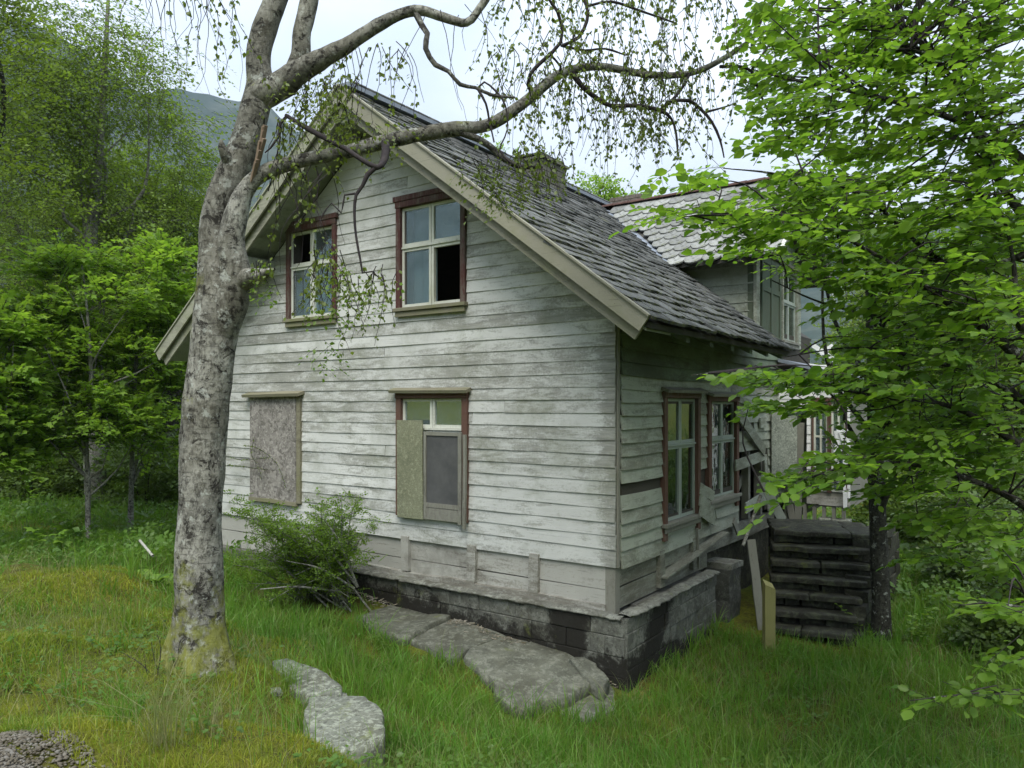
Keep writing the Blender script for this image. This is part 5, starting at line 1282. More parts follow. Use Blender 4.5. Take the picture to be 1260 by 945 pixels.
tree('leafy_tree', 'broad dense tree standing behind the slim maple trunks', GL, gtrunk(40, 560, 22, [(45, 420, .2), (60, 330, .14), (70, 240, .08)], .26),
     [blob(50, 330, 22, 110, 90), blob(110, 400, 21, 110, 80), blob(10, 440, 20, 90, 100), blob(60, 520, 19, 130, 60)], 8000, .55, 7, .12, LEAF_SMALL, M['leaf_dark'], M['bark_dark'], 33, .4, .2, 10, keep=.85)
tree('leafy_tree', 'green rounded tree between the big birch trunk and the mountain', GL, gtrunk(215, 560, 19, [(214, 420, .16), (212, 320, .1), (214, 220, .05)], .2),
     [blob(205, 290, 19, 60, 70), blob(225, 350, 19, 55, 70), blob(170, 350, 19, 70, 70), blob(150, 240, 20, 80, 60), blob(240, 240, 19, 30, 45, .6), blob(100, 300, 19, 80, 60)], 8000, .5, 7, .10, LEAF_SMALL, M['leaf_tall'], M['bark_dark'], 34, .4, .25, 10, keep=.75)
tree('leafy_tree', 'dark shaded tree low behind the left roof corner', GL, gtrunk(190, 590, 20, [(190, 500, .18), (200, 430, .1), (205, 380, .05)], .22),
     [blob(190, 430, 20, 80, 70), blob(215, 510, 20, 60, 80), blob(150, 520, 20, 90, 60), blob(210, 580, 18, 60, 40), blob(100, 585, 19, 90, 30), blob(10, 560, 18, 80, 40)], 7000, .5, 7, .12, LEAF_SMALL, M['leaf_dark'], M['bark_dark'], 35, .4, .2, 8, keep=.9)
GM = 'young maples on the meadow edge'
tree('maple_sapling', 'slim pale trunked maple with bright yellow green leaves, nearest the left edge', GM, gtrunk(108, 650, 12, [(108, 590, .036), (106, 540, .033), (112, 480, .03), (110, 420, .025), (104, 350, .016), (98, 310, .008)], .042),
     [blob(82, 330, 12, 48, 26), blob(125, 375, 12, 55, 26), blob(45, 390, 12, 62, 26), blob(75, 430, 12, 60, 26), blob(135, 440, 12, 60, 30), blob(95, 490, 12, 75, 28), blob(40, 470, 12, 50, 28), blob(130, 520, 12, 60, 22), blob(60, 540, 12, 50, 18)],
     2700, .45, 9, .105, LEAF_MAPLE, M['leaf_maple'], M['bark_grey'], 41, .86, .12, 14, .02, .52, 1.7, .1)
tree('maple_sapling', 'bright green maple standing just left of the big birch trunk', GM, gtrunk(160, 640, 13, [(162, 580, .04), (164, 520, .036), (168, 440, .03), (180, 360, .02), (195, 300, .01)], .046),
     [blob(205, 320, 13, 40, 30), blob(180, 360, 13, 60, 30), blob(205, 400, 13, 45, 28), blob(165, 430, 13, 60, 26), blob(205, 470, 13, 50, 28), blob(170, 510, 13, 60, 22), blob(205, 540, 13, 45, 26)],
     2500, .45, 9, .105, LEAF_MAPLE, M['leaf_maple'], M['bark_grey'], 42, .86, .12, 12, .02, .52, 1.7, .1)
tree('maple_sapling', 'young maple cut by the left picture edge beside the meadow', GM, gtrunk(-8, 640, 11, [(-8, 560, .05), (-5, 480, .04), (0, 400, .02)], .055),
     [blob(5, 410, 11, 40, 26), blob(5, 470, 11, 45, 26), blob(20, 520, 11, 45, 24), blob(0, 560, 11, 50, 22)], 1000, .4, 7, .13, LEAF_MAPLE, M['leaf_maple'], M['bark_grey'], 43, .86, .12, 6, .02, .75, 1.2, .1)
GR = 'trees behind the right of the house'
tree('leafy_tree', 'shadowed tree beyond the dark stone steps', GR, gtrunk(1130, 640, 24, [(1130, 560, .2), (1125, 470, .14), (1130, 380, .08)], .26),
     [blob(1080, 470, 22, 60, 80), blob(1130, 390, 24, 90, 80), blob(1150, 520, 24, 80, 60), blob(1070, 580, 22, 45, 40)], 6500, .55, 7, .13, LEAF_SMALL, M['leaf_far'], M['bark_dark'], 51, .4, .2, 10, keep=.7)
tree('leafy_tree', 'dense tree filling the right picture edge behind the overhanging beech', GR, gtrunk(1270, 660, 20, [(1268, 560, .2), (1260, 450, .14), (1255, 330, .08)], .26),
     [blob(1240, 400, 20, 90, 100), blob(1230, 520, 20, 80, 80), blob(1250, 610, 17, 70, 50), blob(1180, 560, 22, 60, 45), blob(1200, 470, 20, 80, 70)], 7500, .55, 7, .12, LEAF_SMALL, M['leaf_far'], M['bark_dark'], 52, .4, .2, 10, keep=.8)
tree('leafy_tree', 'green treetop showing above the slate roof left of the chimney', 'treetops behind the roof', gtrunk(600, 500, 34, [(600, 400, .25), (595, 300, .2), (592, 200, .08)], .3),
     [blob(595, 215, 34, 50, 34), blob(560, 235, 34, 50, 30), blob(640, 240, 34, 50, 35), blob(600, 280, 34, 80, 50)], 1500, .7, 7, .2, LEAF_SMALL, M['leaf_maple'], M['bark_dark'], 53, .4, .2, 5, keep=.8)
tree('leafy_tree', 'small green treetop between the two chimneys', 'treetops behind the roof', gtrunk(745, 500, 34, [(742, 400, .25), (740, 300, .2), (738, 235, .06)], .3),
     [blob(735, 240, 34, 22, 24), blob(760, 262, 34, 36, 20), blob(800, 262, 34, 40, 16, .7)], 700, .6, 7, .18, LEAF_SMALL, M['leaf_maple'], M['bark_dark'], 54, .4, .2, 4, keep=.8)
tree('leafy_tree', 'thin dark trunked mossy tree rising in front of the steps side', None, gtrunk(1083, 790, 8.7, [(1084, 740, .10), (1080, 640, .095), (1077, 540, .085), (1074, 440, .07), (1070, 330, .05), (1064, 230, .03)], .12),
     [blob(1060, 330, 8.4, 90, 50), blob(1110, 420, 8.2, 80, 50), blob(1130, 330, 8.2, 80, 60), blob(1120, 500, 8.0, 80, 40), blob(1040, 230, 8.4, 70, 50), blob(1075, 560, 8.2, 60, 28, .7)],
     1050, .42, 8, .085, LEAF_BIG, M['leaf_beech'], M['bark_dark'], 55, .85, .1, 14, .035, .8, 1.3, .1)

# ------------------------------------------------------------------ the overhanging beech, trunk just outside the frame
bd = 4.6; bb = np.array(at(1345, 900, bd)); bb[2] = H(bb[0], bb[1]) - .1
beech = empty('beech_tree', tuple(bb)); tag(beech, 'big leaved beech reaching in from the right with layered bright green branches', 'tree')
V, F = tube([(*bb, .2), (*at(1340, 700, bd), .16), (*at(1330, 500, bd), .14), (*at(1322, 300, bd), .12), (*at(1310, 100, bd), .09), (*at(1300, -120, bd), .05)], 16, .12, .12, 4.0, 8); npmesh('trunk', V - bb, F, M['bark_dark'], beech, True)
LIMBS = [[(1330, 500, 20, bd), (1270, 450, 13, 4.55), (1204, 400, 8, 4.5), (1137, 352, 6, 4.45), (1080, 315, 4.2, 4.4), (1030, 288, 3, 4.35), (980, 268, 2.4, 4.3), (900, 262, 1.8, 4.2), (830, 268, 1, 4.1)],
         [(1325, 430, 16, bd), (1275, 410, 10, 4.5), (1252, 395, 7, 4.4), (1247, 322, 4, 4.4), (1230, 260, 3, 4.4), (1190, 225, 2, 4.5)],
         [(1320, 250, 14, bd), (1240, 180, 8, 4.9), (1192, 120, 5, 5), (1140, 60, 4, 5.1), (1100, 20, 3, 5.2)],
         [(1325, 330, 14, bd), (1240, 240, 8, 4.8), (1190, 140, 5, 5), (1170, 80, 3.4, 5), (1120, 60, 2, 5)],
         [(1322, 260, 12, bd), (1200, 160, 7, 5.0), (1100, 125, 5, 5.0), (1010, 105, 3.4, 4.9), (960, 95, 2, 4.9), (925, 85, 1, 4.9)],
         [(1340, 620, 16, bd), (1250, 545, 8, 4.6), (1170, 500, 5, 4.6), (1080, 488, 3.4, 4.5), (990, 470, 2.6, 4.4), (900, 458, 1.4, 4.3), (850, 462, .8, 4.3)],
         [(1340, 680, 14, bd), (1240, 610, 7, 4.5), (1140, 575, 4.4, 4.4), (1060, 570, 3, 4.3), (990, 590, 2, 4.2), (940, 605, 1, 4.2)],
         [(1322, 290, 10, bd), (1180, 330, 5, 4.9), (1060, 240, 3.6, 4.7), (960, 215, 2.4, 4.5), (890, 207, 1.0, 4.3)],
         [(1325, 400, 10, bd), (1200, 420, 5, 4.8), (1100, 395, 3.4, 4.8), (1010, 372, 2, 4.7), (950, 345, 1.1, 4.6)],
         [(1345, 760, 9, 4.3), (1270, 750, 5, 3.8), (1220, 742, 2.4, 3.6), (1180, 745, 1, 3.5)], [(1348, 860, 8, 4.4), (1260, 850, 4, 4.2), (1180, 855, 2, 4.1), (1120, 862, 1, 4.1)],
         [(1340, 560, 12, bd), (1240, 480, 6, 4.7), (1130, 440, 4, 4.7), (1050, 428, 2, 4.6), (960, 440, 1, 4.5)]]
for rows in LIMBS: 
    V, F = tube(pl([(x, y, r * .62, d) for x, y, r, d in rows]), 8, .06, .15, 12.0, 5); npmesh('limb', V - bb, F, M['bark_dark'], beech, True)
rs = np.random.RandomState(77)
SP = []; SD = []
def add_spray_blob(cx, cy, rx, ry, d, n_, dd=.5, dirx=-1.0):
    for _ in range(n_):
        a = rs.rand() * 6.283; q = math.sqrt(rs.rand()); p = at(cx + rx * q * math.cos(a), cy + ry * q * math.sin(a), d + rs.uniform(-dd, dd))
        SP.append(p); th = rs.normal(0, .8); dr = RGT * dirx * math.cos(th) + FWD * math.sin(th); SD.append([dr[0], dr[1], rs.normal(.02, .16)])
for b_ in [(955, 50, 42, 55, 5.0, 34), (1030, 40, 70, 55, 5.2, 60), (1130, 40, 90, 55, 5.1, 80), (1225, 60, 60, 80, 4.8, 66), (965, 150, 40, 42, 4.8, 34), (1060, 140, 80, 50, 5.0, 70), (1170, 160, 80, 60, 4.9, 76), (1240, 230, 50, 70, 4.6, 46),
           (985, 235, 60, 24, 4.6, 40), (1080, 250, 80, 40, 4.7, 66), (1180, 290, 80, 50, 4.6, 66), (905, 262, 52, 15, 4.3, 24), (985, 280, 66, 22, 4.4, 42), (915, 300, 30, 9, 4.3, 8), (1060, 330, 70, 26, 4.6, 46), (1160, 370, 90, 34, 4.6, 60), (1235, 370, 50, 50, 4.3, 34),
           (845, 215, 38, 13, 4.15, 9), (815, 262, 26, 10, 4.1, 5), (1030, 370, 26, 16, 4.7, 10), (1110, 420, 80, 24, 4.7, 40), (1210, 440, 60, 34, 4.5, 34),
           (925, 461, 44, 7, 4.3, 15), (1000, 466, 50, 14, 4.4, 24), (975, 500, 55, 9, 4.4, 16), (1080, 470, 70, 24, 4.5, 44), (1180, 500, 80, 28, 4.6, 50), (985, 590, 40, 11, 4.25, 15), (1045, 572, 50, 16, 4.35, 24), (1120, 540, 70, 34, 4.5, 50), (1210, 560, 60, 30, 4.5, 36), (1140, 598, 70, 16, 4.5, 20), (960, 612, 20, 8, 4.2, 4),
           (940, 60, 30, 60, 6.0, 30), (1040, 80, 90, 80, 6.4, 55), (1170, 100, 100, 90, 6.4, 75), (1230, 300, 60, 120, 6.2, 55), (1120, 230, 110, 70, 6.4, 45), (1150, 520, 100, 60, 6.2, 30), (1220, 480, 60, 80, 6.0, 30), (1225, 745, 40, 10, 3.7, 9), (1190, 855, 60, 6, 4.1, 9), (1235, 655, 40, 22, 4.4, 22), (1180, 635, 60, 22, 4.6, 26), (1150, 680, 40, 16, 5.0, 10), (1240, 700, 30, 20, 4.6, 14), (1245, 800, 25, 15, 4.0, 4)]: add_spray_blob(*b_)
for b_ in [(1330, 200, 60, 260, 4.8, 120), (1340, 480, 60, 120, 4.8, 60), (1000, -120, 140, 90, 5.4, 120), (1200, -120, 150, 100, 5.2, 150), (1400, 0, 120, 200, 5.0, 90), (1380, 620, 80, 120, 4.6, 70), (1150, -330, 260, 120, 5.2, 220)]: add_spray_blob(*b_)
SP = np.array(SP); SD = np.array(SD); Ls = .34 * rs.uniform(.7, 1.3, len(SP))
SP = SP - norm(SD) * (Ls * .5)[:, None]
LP, LD, LN, S = sprays(SP, SD, Ls, 11, .071, rs, .805, .12, .9)
mlate = M['leaf_beech']
LPTS = np.vstack([catmull(np.array(pl(rows)), .1)[:, :3] for rows in LIMBS]); sbt = TB(); rq_ = np.random.RandomState(5)
for k in rq_.choice(len(SP), 420, replace=False):
    dd_ = np.linalg.norm(LPTS - SP[k], axis=1) + .5 * np.abs(LPTS[:, 2] - SP[k][2]); j = np.argsort(dd_)[rq_.randint(12)]; a = LPTS[j]; b = SP[k] + SD[k] * .12
    if np.linalg.norm(a - b) > 1.5: continue
    m1 = a * .5 + b * .5 + rq_.normal(0, .05, 3) + [0, 0, .04]; l_ = np.linalg.norm(a - b)
    sbt.add(*tube([(*a, .004 + .005 * l_), (*m1, .003 + .003 * l_), (*b, .0016)], 5, .08, .1, 9, 1))
npmesh('branches', np.vstack(sbt.V) - bb, np.vstack(sbt.F), M['twig'], beech, True)['kind'] = 'stuff'
dist = np.linalg.norm(LP - CAM, axis=1); order = np.argsort(-(S / dist)); near = order[:290]; far = order[290:]
lms = []
for k in range(4):
    t_, f_ = LEAF_BIG; t2 = t_ * np.array([1, rs.uniform(.85, 1.1), rs.uniform(.4, 1.6)]); lms.append(npmesh('leaf', t2, f_, mlate, link_it=False, rnd=np.full(6, rs.rand())))
for i, k in enumerate(near):
    d = LD[k] / np.linalg.norm(LD[k]); yv = np.cross(LN[k], d); yv /= np.linalg.norm(yv); zv = np.cross(d, yv)
    m = Matrix((Vector(d), Vector(yv), Vector(zv))).transposed().to_4x4(); m = Matrix.Translation(Vector(LP[k] - bb)) @ m @ Matrix.Scale(S[k], 4)
    o = link('leaf', lms[i % 4], beech); o.matrix_basis = m
V, F = place(LEAF_BIG, (LP - bb)[far], LD[far], LN[far], S[far]); o = npmesh('foliage', V, F, mlate, beech, rnd=np.repeat(rs.rand(len(far)), 6)); o['kind'] = 'stuff'
V, F = twigs(SP, SD, Ls, .0024, .1); o = npmesh('twigs', V - bb, F, M['twig'], beech); o['kind'] = 'stuff'

# ------------------------------------------------------------------ shrub against the gable
sb = np.array(onZ(392, 742, .40)); shrub = empty('shrub', tuple(sb)); tag(shrub, 'sprawling green shrub with bare arching stems against the gable foundation', 'shrub')
rs = np.random.RandomState(61); SP, SD, SL = [], [], []
tips = [(rs.uniform(285, 450), rs.uniform(612, 720)) for _ in range(44)] + [(455, 690), (470, 640), (420, 612), (300, 640), (288, 690), (330, 740), (300, 735), (430, 735), (360, 745)]
for (tx, ty) in tips:
    d0 = 8.3; b = sb + np.array([rs.normal(0, .12), rs.normal(0, .35), 0]); e = np.array(at(tx, ty, 8.6 + rs.uniform(-.9, .35))); e[0] = min(e[0], -.35)
    m1 = b * .5 + e * .5 + np.array([0, 0, .18 * rs.rand() + .1]) + rs.normal(0, .07, 3); pts = [(*b, .013), (*m1, .008), (*e, .002)]
    V, F = tube(pts, 5, .08, .1, 9.0, 1); o = npmesh('stem', V - sb, F, M['bark_grey'], shrub, True)
    C = catmull(np.array(pts), .05)[:, :3]
    for q in C[int(len(C) * .3):]:
        for _ in range(3):
            SP.append(q + rs.normal(0, .05, 3)); th = rs.rand() * 6.283; SD.append([math.cos(th), math.sin(th), rs.uniform(.1, 1.0)])
SP = np.array(SP); SD = np.array(SD); LP, LD, LN, S = sprays(SP, SD, .13, 8, .033, rs, .3, .2, 1.2); V, F = place(LEAF_SMALL, LP - sb, LD, LN, S)
o = npmesh('foliage', V, F, M['leaf_shrub'], shrub, rnd=np.repeat(rs.rand(len(LP)), 2)); o['kind'] = 'stuff'
V, F = twigs(SP, SD, .13, .0018, .2); o = npmesh('twigs', V - sb, F, M['twig'], shrub); o['kind'] = 'stuff'
# bare grey arching stems at its right side
for (a, b_, c_) in (((440, 722), (418, 668), (400, 640)), ((440, 722), (400, 672), (372, 660)), ((436, 724), (395, 700), (352, 690)), ((410, 730), (405, 690), (412, 640)), ((420, 728), (365, 722), (320, 725))):
    V, F = tube([(*at(*a, 8.4), .016), (*at(*b_, 8.25), .011), (*at(*c_, 8.2), .004)], 6, .06, .15, 8.0, 2); npmesh('stem', V - sb, F, M['bark_grey'], shrub, True)
# spiny bare sprig on the wall left of the boarded window
sprig = empty('climbing_sprig', tuple(onX(305, 600, -.06))); tag(sprig, 'thin bare spiny sprig crossing the boarded window', 'plant')
o0 = np.array(onX(305, 600, -.06))
for rows in ([(300, 548), (318, 552), (340, 570), (352, 600)], [(280, 562), (300, 566), (330, 563)], [(280, 572), (305, 575), (330, 578)], [(312, 540), (310, 560), (318, 575), (322, 590)]):
    V, F = tube([(*onX(x, y, -.10 - .02 * i), .005) for i, (x, y) in enumerate(rows)], 4, .03, .3, 30.0, 1); npmesh('stem', V - o0, F, M['bark_limb'], sprig, True)
    Pq = catmull(np.array([onX(x, y, -.12) for x, y in rows]), .015); nq = len(Pq)
    V, F = place(LEAF_SMALL, Pq - o0, rs.normal(0, 1, (nq, 3)), rs.normal(0, 1, (nq, 3)), np.full(nq, .022)); npmesh('foliage', V, F, M['leaf_far'], sprig, rnd=np.repeat(rs.rand(nq), 2))['kind'] = 'stuff'

# ------------------------------------------------------------------ ferns, broad-leaved plants, tufts
def fern(px, py, z, size, n_, label, seed, nm='fern', d=None):
    r_ = np.random.RandomState(seed); b = np.array(onZ(px, py, z)); b[2] = H(b[0], b[1]); root = empty(nm, tuple(b)); tag(root, label, 'fern', 'ferns')
    for i in range(n_):
        th = 6.283 * i / n_ + r_.normal(0, .2); L = size * r_.uniform(.75, 1.15); pts = []
        for t in np.linspace(0, 1, 7): pts.append((math.cos(th) * L * .62 * t, math.sin(th) * L * .62 * t, L * (.95 * t - .62 * t * t), .004 * (1 - .8 * t)))
        C = catmull(np.array(pts), L / 26)[:, :3]; T = norm(np.gradient(C, axis=0)); n2 = len(C); t = np.linspace(0, 1, n2)
        w = L * .24 * np.sin(np.pi * np.clip(t * .92 + .08, 0, 1)) ** .8
        up = np.array([0, 0, 1.]); sd_ = norm(np.cross(T, up)); Pq = np.concatenate([C, C]); Dq = np.concatenate([sd_ + T * .35, -sd_ + T * .35]); Nn = np.concatenate([np.cross(sd_, T)] * 2)
        V, F = place(LEAF_SMALL, Pq, Dq - [0, 0, .12], Nn, np.concatenate([w, w]) + .004); V2, F2 = tube(pts, 4)
        o = npmesh('frond', np.vstack([V, V2]), [F, F2 + len(V)], M['leaf_maple'] if i % 3 else M['leaf_under'], root, rnd=np.full(len(F) + len(F2), r_.rand()))
    return root
for i, (px, py, z, s_, n_, lb) in enumerate([(168, 735, .45, .55, 8, 'bright fern in the hollow left of the birch trunk'), (202, 728, .45, .45, 7, 'smaller fern close against the left of the birch trunk'), (190, 745, .45, .32, 6, 'little dark fern below the two ferns by the birch trunk'),
                                    (1120, 700, 0, 1.0, 9, 'tall fern clump beyond the dark stone steps'), (1160, 680, 0, 1.1, 9, 'fern clump in the shade at the right behind the steps'), (1205, 700, 0, 1.0, 8, 'fern clump nearest the right picture edge')]): fern(px, py, z, s_, n_, lb, 70 + i)
def herb(px, py, z, hgt_, n_, size, tpl, label, seed, leafm='leaf_under', cat='plant', stems=1, nm='broad_leaved_plant'):
    r_ = np.random.RandomState(seed); b = np.array(onZ(px, py, z)); b[2] = H(b[0], b[1]); root = empty(nm, tuple(b)); tag(root, label, cat)
    for s_ in range(stems):
        e = np.array([r_.normal(0, .12 * hgt_ * stems), r_.normal(0, .12 * hgt_ * stems), hgt_ * r_.uniform(.7, 1)]); st = np.array([e[0] * .3, e[1] * .3, 0])
        V, F = tube([(*st, .004), (*(st * .5 + e * .5), .003), (*e, .0015)], 4); npmesh('stem', V, F, M['leaf_under'], root, True)
        t = r_.uniform(.3, 1, n_); P = st + (e - st) * t[:, None]; th = r_.rand(n_) * 6.283; D = np.c_[np.cos(th), np.sin(th), r_.uniform(-.1, .5, n_)]
        V, F = place(tpl, P, D, np.tile([0, 0, 1.], (n_, 1)) + r_.normal(0, .25, (n_, 3)), size * r_.uniform(.6, 1.1, n_)); o = npmesh('foliage', V, F, M[leafm], root, rnd=np.repeat(r_.rand(n_), len(tpl[1]))); o['kind'] = 'stuff'
herb(266, 868, .95, .14, 12, .055, LEAF_MAPLE, 'small lobed plant in the moss at the foot of the birch', 81, 'leaf_maple', stems=2)
herb(90, 670, .45, .7, 12, .20, LEAF_MAPLE, 'broad leaved plant in the meadow left of the slim maple', 82, 'leaf_maple', stems=2)
herb(30, 650, .5, 1.0, 16, .14, LEAF_BIG, 'tall leafy herb standing at the far left of the meadow', 83, 'leaf_maple', stems=2)
herb(70, 690, .6, .6, 12, .16, LEAF_MAPLE, 'low lobed plant in front of the tall meadow herb', 84, 'leaf_maple', stems=3)
herb(1110, 800, 0, .5, 22, .07, LEAF_BIG, 'leafy seedling growing beside the dark trunk right of the steps', 85, 'leaf_maple', stems=5)
herb(1085, 775, 0, .45, 18, .06, LEAF_BIG, 'small leafy seedling at the corner of the steps', 86, 'leaf_maple', stems=3)
r_ = np.random.RandomState(90)
def tuft(px, py, z, n_, L, label, seed, mat='dry'):
    r_ = np.random.RandomState(seed); b = np.array(onZ(px, py, z)); b[2] = H(b[0], b[1]); o = blades('grass_tuft', np.c_[r_.normal(0, .05, n_), r_.normal(0, .05, n_), np.zeros(n_)], L * r_.uniform(.5, 1.1, n_), np.full(n_, .0035), M[mat], .8, r_)
    o.location = tuple(b); o['kind'] = 'thing'; tag(o, label, 'grass tuft', 'long grass tufts')
tuft(200, 940, 1.1, 90, .55, 'long pale grass tuft at the gravel edge, bottom left', 91); tuft(355, 850, .7, 120, .34, 'reddish grass tuft beside the pointed rock', 92, 'grass'); tuft(775, 870, 0, 40, .32, 'yellowish grass tuft at the foundation corner', 93)
tuft(150, 900, 1.1, 120, .34, 'green grass tuft above the gravel edge', 94, 'grass'); tuft(260, 900, 1.0, 60, .4, 'pale grass tuft below the birch foot', 95)
n_ = 16; bq = np.array(onZ(192, 842, .95)); root = empty('dead_weed', tuple(bq)); tag(root, 'dark dead branching weed beside the foot of the birch', 'plant')
for rows in ([(192, 842), (198, 800), (193, 780)], [(195, 842), (175, 818), (150, 803)], [(198, 846), (214, 820), (222, 800)], [(190, 840), (180, 826), (178, 805)], [(196, 830), (190, 812), (186, 790)]):
    V, F = tube([(*at(x, y, 4.95), .004 - .0012 * i) for i, (x, y) in enumerate(rows)], 4, .05, .2, 20, 1); npmesh('stem', V - bq, F, M['twig'], root, True)

# ------------------------------------------------------------------ stone steps at the side
st0 = np.array([2.5, -.72, 0.]); steps = empty('stone_steps', tuple(st0)); tag(steps, 'dark mossy stack of rough stone steps beside the broken wall', 'steps')
rq = random.Random(8)
NS = 6
for i in range(NS + 1):
    f = i / NS; a = np.array([2.42, -.74, 0]) * (1 - f) + np.array([3.33, -.57, 0]) * f; b = np.array([2.62, -1.66, 0]) * (1 - f) + np.array([3.78, -1.74, 0]) * f
    z1 = .165 * (i + 1) * 1.0; z1 = 1.15 * (i + 1) / (NS + 1)
    dirw = (b - a) / np.linalg.norm(b - a); back = np.array([-dirw[1], dirw[0], 0]); back = back if back[0] > 0 else -back
    depth = .75 if i < NS else 1.1; cuts = [0, 1] if i % 2 else [0, rq.uniform(.35, .6), 1]
    if i == NS: cuts = [0, .74, 1]
    for c0, c1 in zip(cuts[:-1], cuts[1:]):
        p0 = a + (b - a) * c0 + back * rq.uniform(-.03, .02); p1 = a + (b - a) * c1 + back * rq.uniform(-.03, .02); p0 = p0 + dirw * .006; p1 = p1 - dirw * .006
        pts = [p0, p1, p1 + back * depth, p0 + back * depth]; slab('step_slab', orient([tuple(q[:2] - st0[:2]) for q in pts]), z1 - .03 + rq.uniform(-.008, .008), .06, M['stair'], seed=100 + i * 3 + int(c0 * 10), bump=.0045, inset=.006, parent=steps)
    # packing stones under the overhanging slab
    u = 0
    while u < 1:
        l = rq.uniform(.12, .3); c0, c1 = u, min(1, u + l); u += l; p0 = a + (b - a) * c0 + back * (.07 + rq.uniform(0, .03)); p1 = a + (b - a) * c1 + back * (.07 + rq.uniform(0, .03))
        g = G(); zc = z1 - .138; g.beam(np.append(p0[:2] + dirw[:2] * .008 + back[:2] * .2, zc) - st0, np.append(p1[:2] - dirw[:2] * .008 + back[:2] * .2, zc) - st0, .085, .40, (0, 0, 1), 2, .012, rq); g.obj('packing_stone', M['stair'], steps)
for r_ in range(8):      # side wall of the steps, coursed rubble
    z1 = 1.07 - r_ * .135; x = 2.75 + max(0, (z1 - .15)) * 1.02
    while x < 5.3:
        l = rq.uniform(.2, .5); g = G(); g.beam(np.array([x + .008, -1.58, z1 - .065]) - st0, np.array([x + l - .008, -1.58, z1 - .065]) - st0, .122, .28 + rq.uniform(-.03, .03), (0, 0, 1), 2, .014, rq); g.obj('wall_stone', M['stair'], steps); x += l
# leaning pieces of wood and the yellow post
def standing(p0, p1, w, t, name, label, cat, mat, grp=None):
    mid = np.array(p0); g = G(); g.beam(Vector((0, 0, 0)), Vector(np.array(p1) - mid), w, t, (RGT[0], RGT[1], 0), 5, .004, rq); me = g.mesh(name, M[mat]); o = link(name, me); o.location = tuple(mid); tag(o, label, cat, grp); return o
p0 = onZ(938, 778, .02); d_ = (p0[0] - CAM[0]) * FWD[0] + (p0[1] - CAM[1]) * FWD[1]
standing(p0, at(924, 664, d_ + .15), .10, .03, 'leaning_board', 'grey weathered board leaning behind the yellow post', 'board', 'grey', 'loose wood leaning by the steps')
V, F = tube([(*at(914, 672, d_ + .10), .02), (*at(922, 650, d_ + .2), .022), (*at(936, 610, d_ + .45), .022)], 8, .06, .12, 9, 2); o = npmesh('leaning_pole', V - np.array(at(914, 672, d_ + .1)), F, M['bark_grey'], None, True); o.location = tuple(at(914, 672, d_ + .1)); tag(o, 'thin pole propped against the broken wall above the grey board', 'pole', 'loose wood leaning by the steps')
p0 = onZ(946, 802, 0.0); d_ = (p0[0] - CAM[0]) * FWD[0] + (p0[1] - CAM[1]) * FWD[1]
g = G(); h_ = 84 * d_ / FPX; w_ = .115; V = []; 
ux, uy = RGT; fx, fy = FWD
for k, (zz, sc_) in enumerate([(-.1, 1), (.25, .97), (.55, 1.0), (h_ - .07, .99), (h_ - .01, .93)]):
    for (a, b) in ((-1, -1), (1, -1), (1, 1), (-1, 1)):
        V.append((ux * a * w_ / 2 * sc_ + fx * b * .05, uy * a * w_ / 2 * sc_ + fy * b * .05, zz + (.05 * (a < 0) - .045 * (b < 0) if k == 4 else (.02 * a if k == 3 else 0))))
F = [(3, 2, 1, 0), (16, 17, 18, 19)] + [(4 * i + k, 4 * i + (k + 1) % 4, 4 * i + 4 + (k + 1) % 4, 4 * i + 4 + k) for i in range(4) for k in range(4)]
g.add(V, F); po = link('wooden_post', g.mesh('wooden_post', M['yellow_post'])); po.location = (p0[0], p0[1], 0); tag(po, 'short yellow lichen covered post standing in the grass before the steps', 'post')
# litter in the meadow left of the trunk
V, F = tube([(*at(172, 665, 10.3), .018), (*at(188, 684, 10.0), .018)], 8); o = npmesh('white_pipe', V - np.array(at(180, 675, 10.2)), F, M['skirt'], None, True); o.location = tuple(at(180, 675, 10.2)); tag(o, 'short white pipe lying in the grass left of the birch', 'pipe')
o = pxslab('rock', [(188, 682), (214, 678), (216, 686), (192, 690)], .52, .1, M['rock'], 50); tag(o, 'small pale flat stone lying by the white pipe', 'rock')
o = pxslab('rock', [(322, 848), (345, 846), (348, 851), (322, 852)], .78, .03, M['rock'], 51); tag(o, 'tiny flat stone in the moss left of the pointed rock', 'rock')
# foundation shade plants at the right edge of the lawn
# ------------------------------------------------------------------ mountains and air
def ridge(az, r):
    """elevation tangent of the skyline by azimuth (deg from the view axis, + right)"""
    t = np.interp(az, [-180, -60, -35, -24, -15, -10, 0, 15, 32, 60, 120, 180], [.22, .30, .40, .375, .36, .33, .26, .17, .20, .22, .2, .22]); return t
na, nr = 361, 40; azd = np.linspace(-180, 180, na); rr = np.linspace(330, 1050, nr); V = []
for i, r in enumerate(rr):
    f = (r - 330) / 500; f = min(1, f); 
    for a in azd:
        th = math.atan2(FWD[1], FWD[0]) - math.radians(a); x, y = CAM[0] + r * math.cos(th), CAM[1] + r * math.sin(th)
        e = float(ridge(a, r)); nz = mnoise.fractal(Vector((x * .006, y * .006, .5)), .9, 2.1, 7)
        z = e * 830 * (f ** 1.25) * (1 - .4 * max(0, (r - 830) / 220)) * (1 + .10 * nz) + 12 * nz + 8 - 14 * (i == 0) + 6
        V.append((x, y, z))
i = np.arange(nr - 1)[:, None] * na; j = np.arange(na - 1)[None]; F = np.stack([i + j, i + j + 1, i + na + j + 1, i + na + j], -1).reshape(-1, 4)
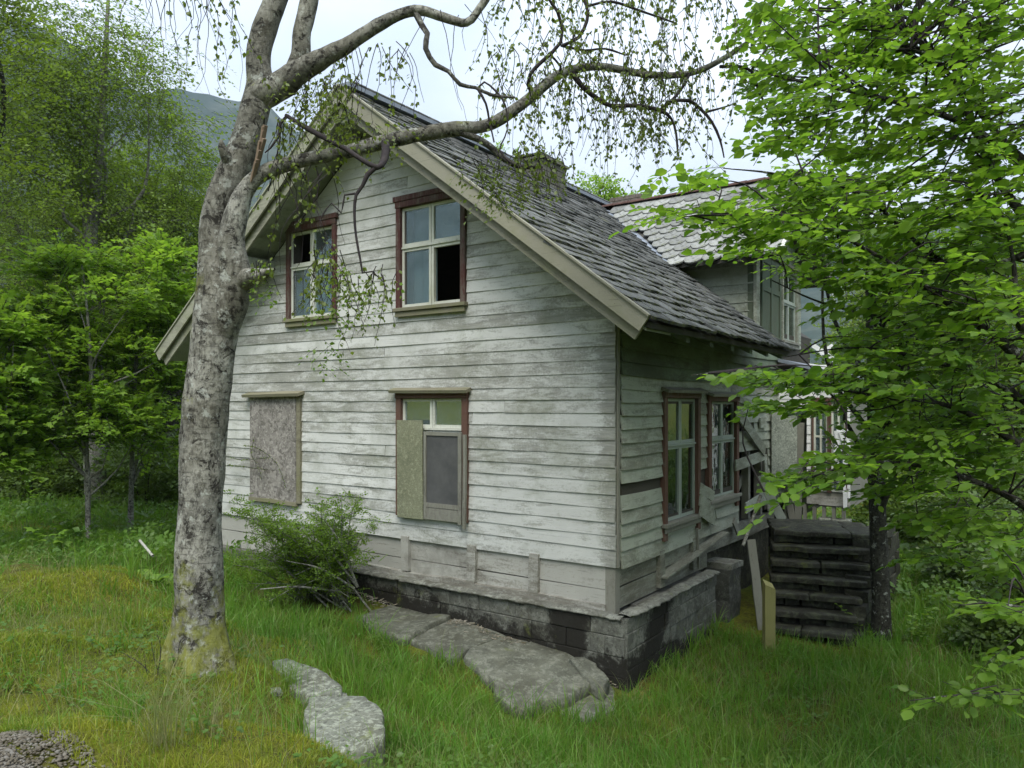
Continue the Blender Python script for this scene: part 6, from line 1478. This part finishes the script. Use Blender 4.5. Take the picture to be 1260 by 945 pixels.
s = NT('forested_mountain'); p = s.pos(); c = s.mix(s.ramp(s.noise(p, .02, 8, .7), (.42, 0.), (.6, 1.)), (.018, .035, .025), (.055, .07, .055)); c = s.mix(s.ramp(s.noise(p, .15, 6, .7), (.5, 0.), (.65, .6)), c, (.02, .03, .02))
M['mount'] = s.done(s.princ(c, .95, None, .1)); o = npmesh('mountains', np.array(V), F, M['mount'], None, True); o['kind'] = 'structure'
s = NT('air'); vp = s.n('VolumePrincipled', Color=(.70, .84, 1.0, 1), Density=.00026, Anisotropy=.3); s.t.links.new(vp.outputs[0], s.out.inputs['Volume']); M['air'] = s.m
g = G(); g.box(CAM[0] - 1120, CAM[0] + 1120, CAM[1] - 1120, CAM[1] + 1120, -3, 415); o = g.obj('haze', M['air']); o['kind'] = 'stuff'

# ------------------------------------------------------------------ bushes in the shade at the right
def bush(px, py, d, rx, ry, n_, size, label, seed, leafm, tpl=LEAF_SMALL, L=.35, nm='bush', grp='bushes in the shade at the right'):
    rs = np.random.RandomState(seed); b = np.array(at(px, py, d)); b[2] = H(b[0], b[1]) - .05; root = empty(nm, tuple(b)); tag(root, label, 'bush', grp)
    rw = rx * d / FPX; rh = ry * d / FPX; P, u, k = sample_blobs([(b + [0, 0, rh * .9], rw, rw, rh, 1)], n_, rs, .3); m_ = clumpy(P, n_, rs, 1.3, .8) & (P[:, 2] > b[2]); P, u = P[m_], u[m_]
    for i in range(7):
        e = P[rs.randint(len(P))] - b; V, F = tube([(0, 0, 0, .02), (e[0] * .4, e[1] * .4, e[2] * .6, .012), (*e, .004)], 5, .15, .1, 5, i); npmesh('stem', V, F, M['bark_dark'], root, True)
    D = np.c_[RGT[0] * u[:, 0] + FWD[0] * u[:, 1], RGT[1] * u[:, 0] + FWD[1] * u[:, 1], np.full(len(u), .3)] + rs.normal(0, .5, (len(u), 3))
    LP, LD, LN, S = sprays(P, D, L, 7, size, rs, .6, .15); V, F = place(tpl, LP - b, LD, LN, S)
    npmesh('foliage', V, F, M[leafm], root, rnd=np.repeat(rs.rand(len(LP)), len(tpl[1])))['kind'] = 'stuff'
bush(1150, 690, 14, 75, 65, 1500, .10, 'round dark bush beyond the ferns at the right', 201, 'leaf_dark')
bush(1230, 700, 12, 85, 85, 1900, .10, 'large dark bush against the right picture edge', 202, 'leaf_dark')
bush(1105, 660, 15, 50, 60, 1200, .11, 'low green bush behind the side wall of the steps', 203, 'leaf_far')
bush(1255, 800, 8, 55, 75, 1200, .08, 'dark bush nearest the camera at the right edge', 204, 'leaf_dark')
bush(1215, 735, 10.5, 50, 60, 1100, .085, 'dark leafy bush between the ferns and the right edge bush', 208, 'leaf_dark')
bush(1190, 640, 20, 80, 40, 1000, .12, 'distant wide bush at the far end of the lawn', 205, 'leaf_far')
bush(60, 620, 17, 90, 40, 1100, .12, 'dark low bush behind the tall meadow herb', 206, 'leaf_dark', grp='bushes at the edge of the left wood')
bush(180, 625, 16, 60, 45, 1000, .11, 'dark low bush left of the birch under the maples', 207, 'leaf_dark', grp='bushes at the edge of the left wood')
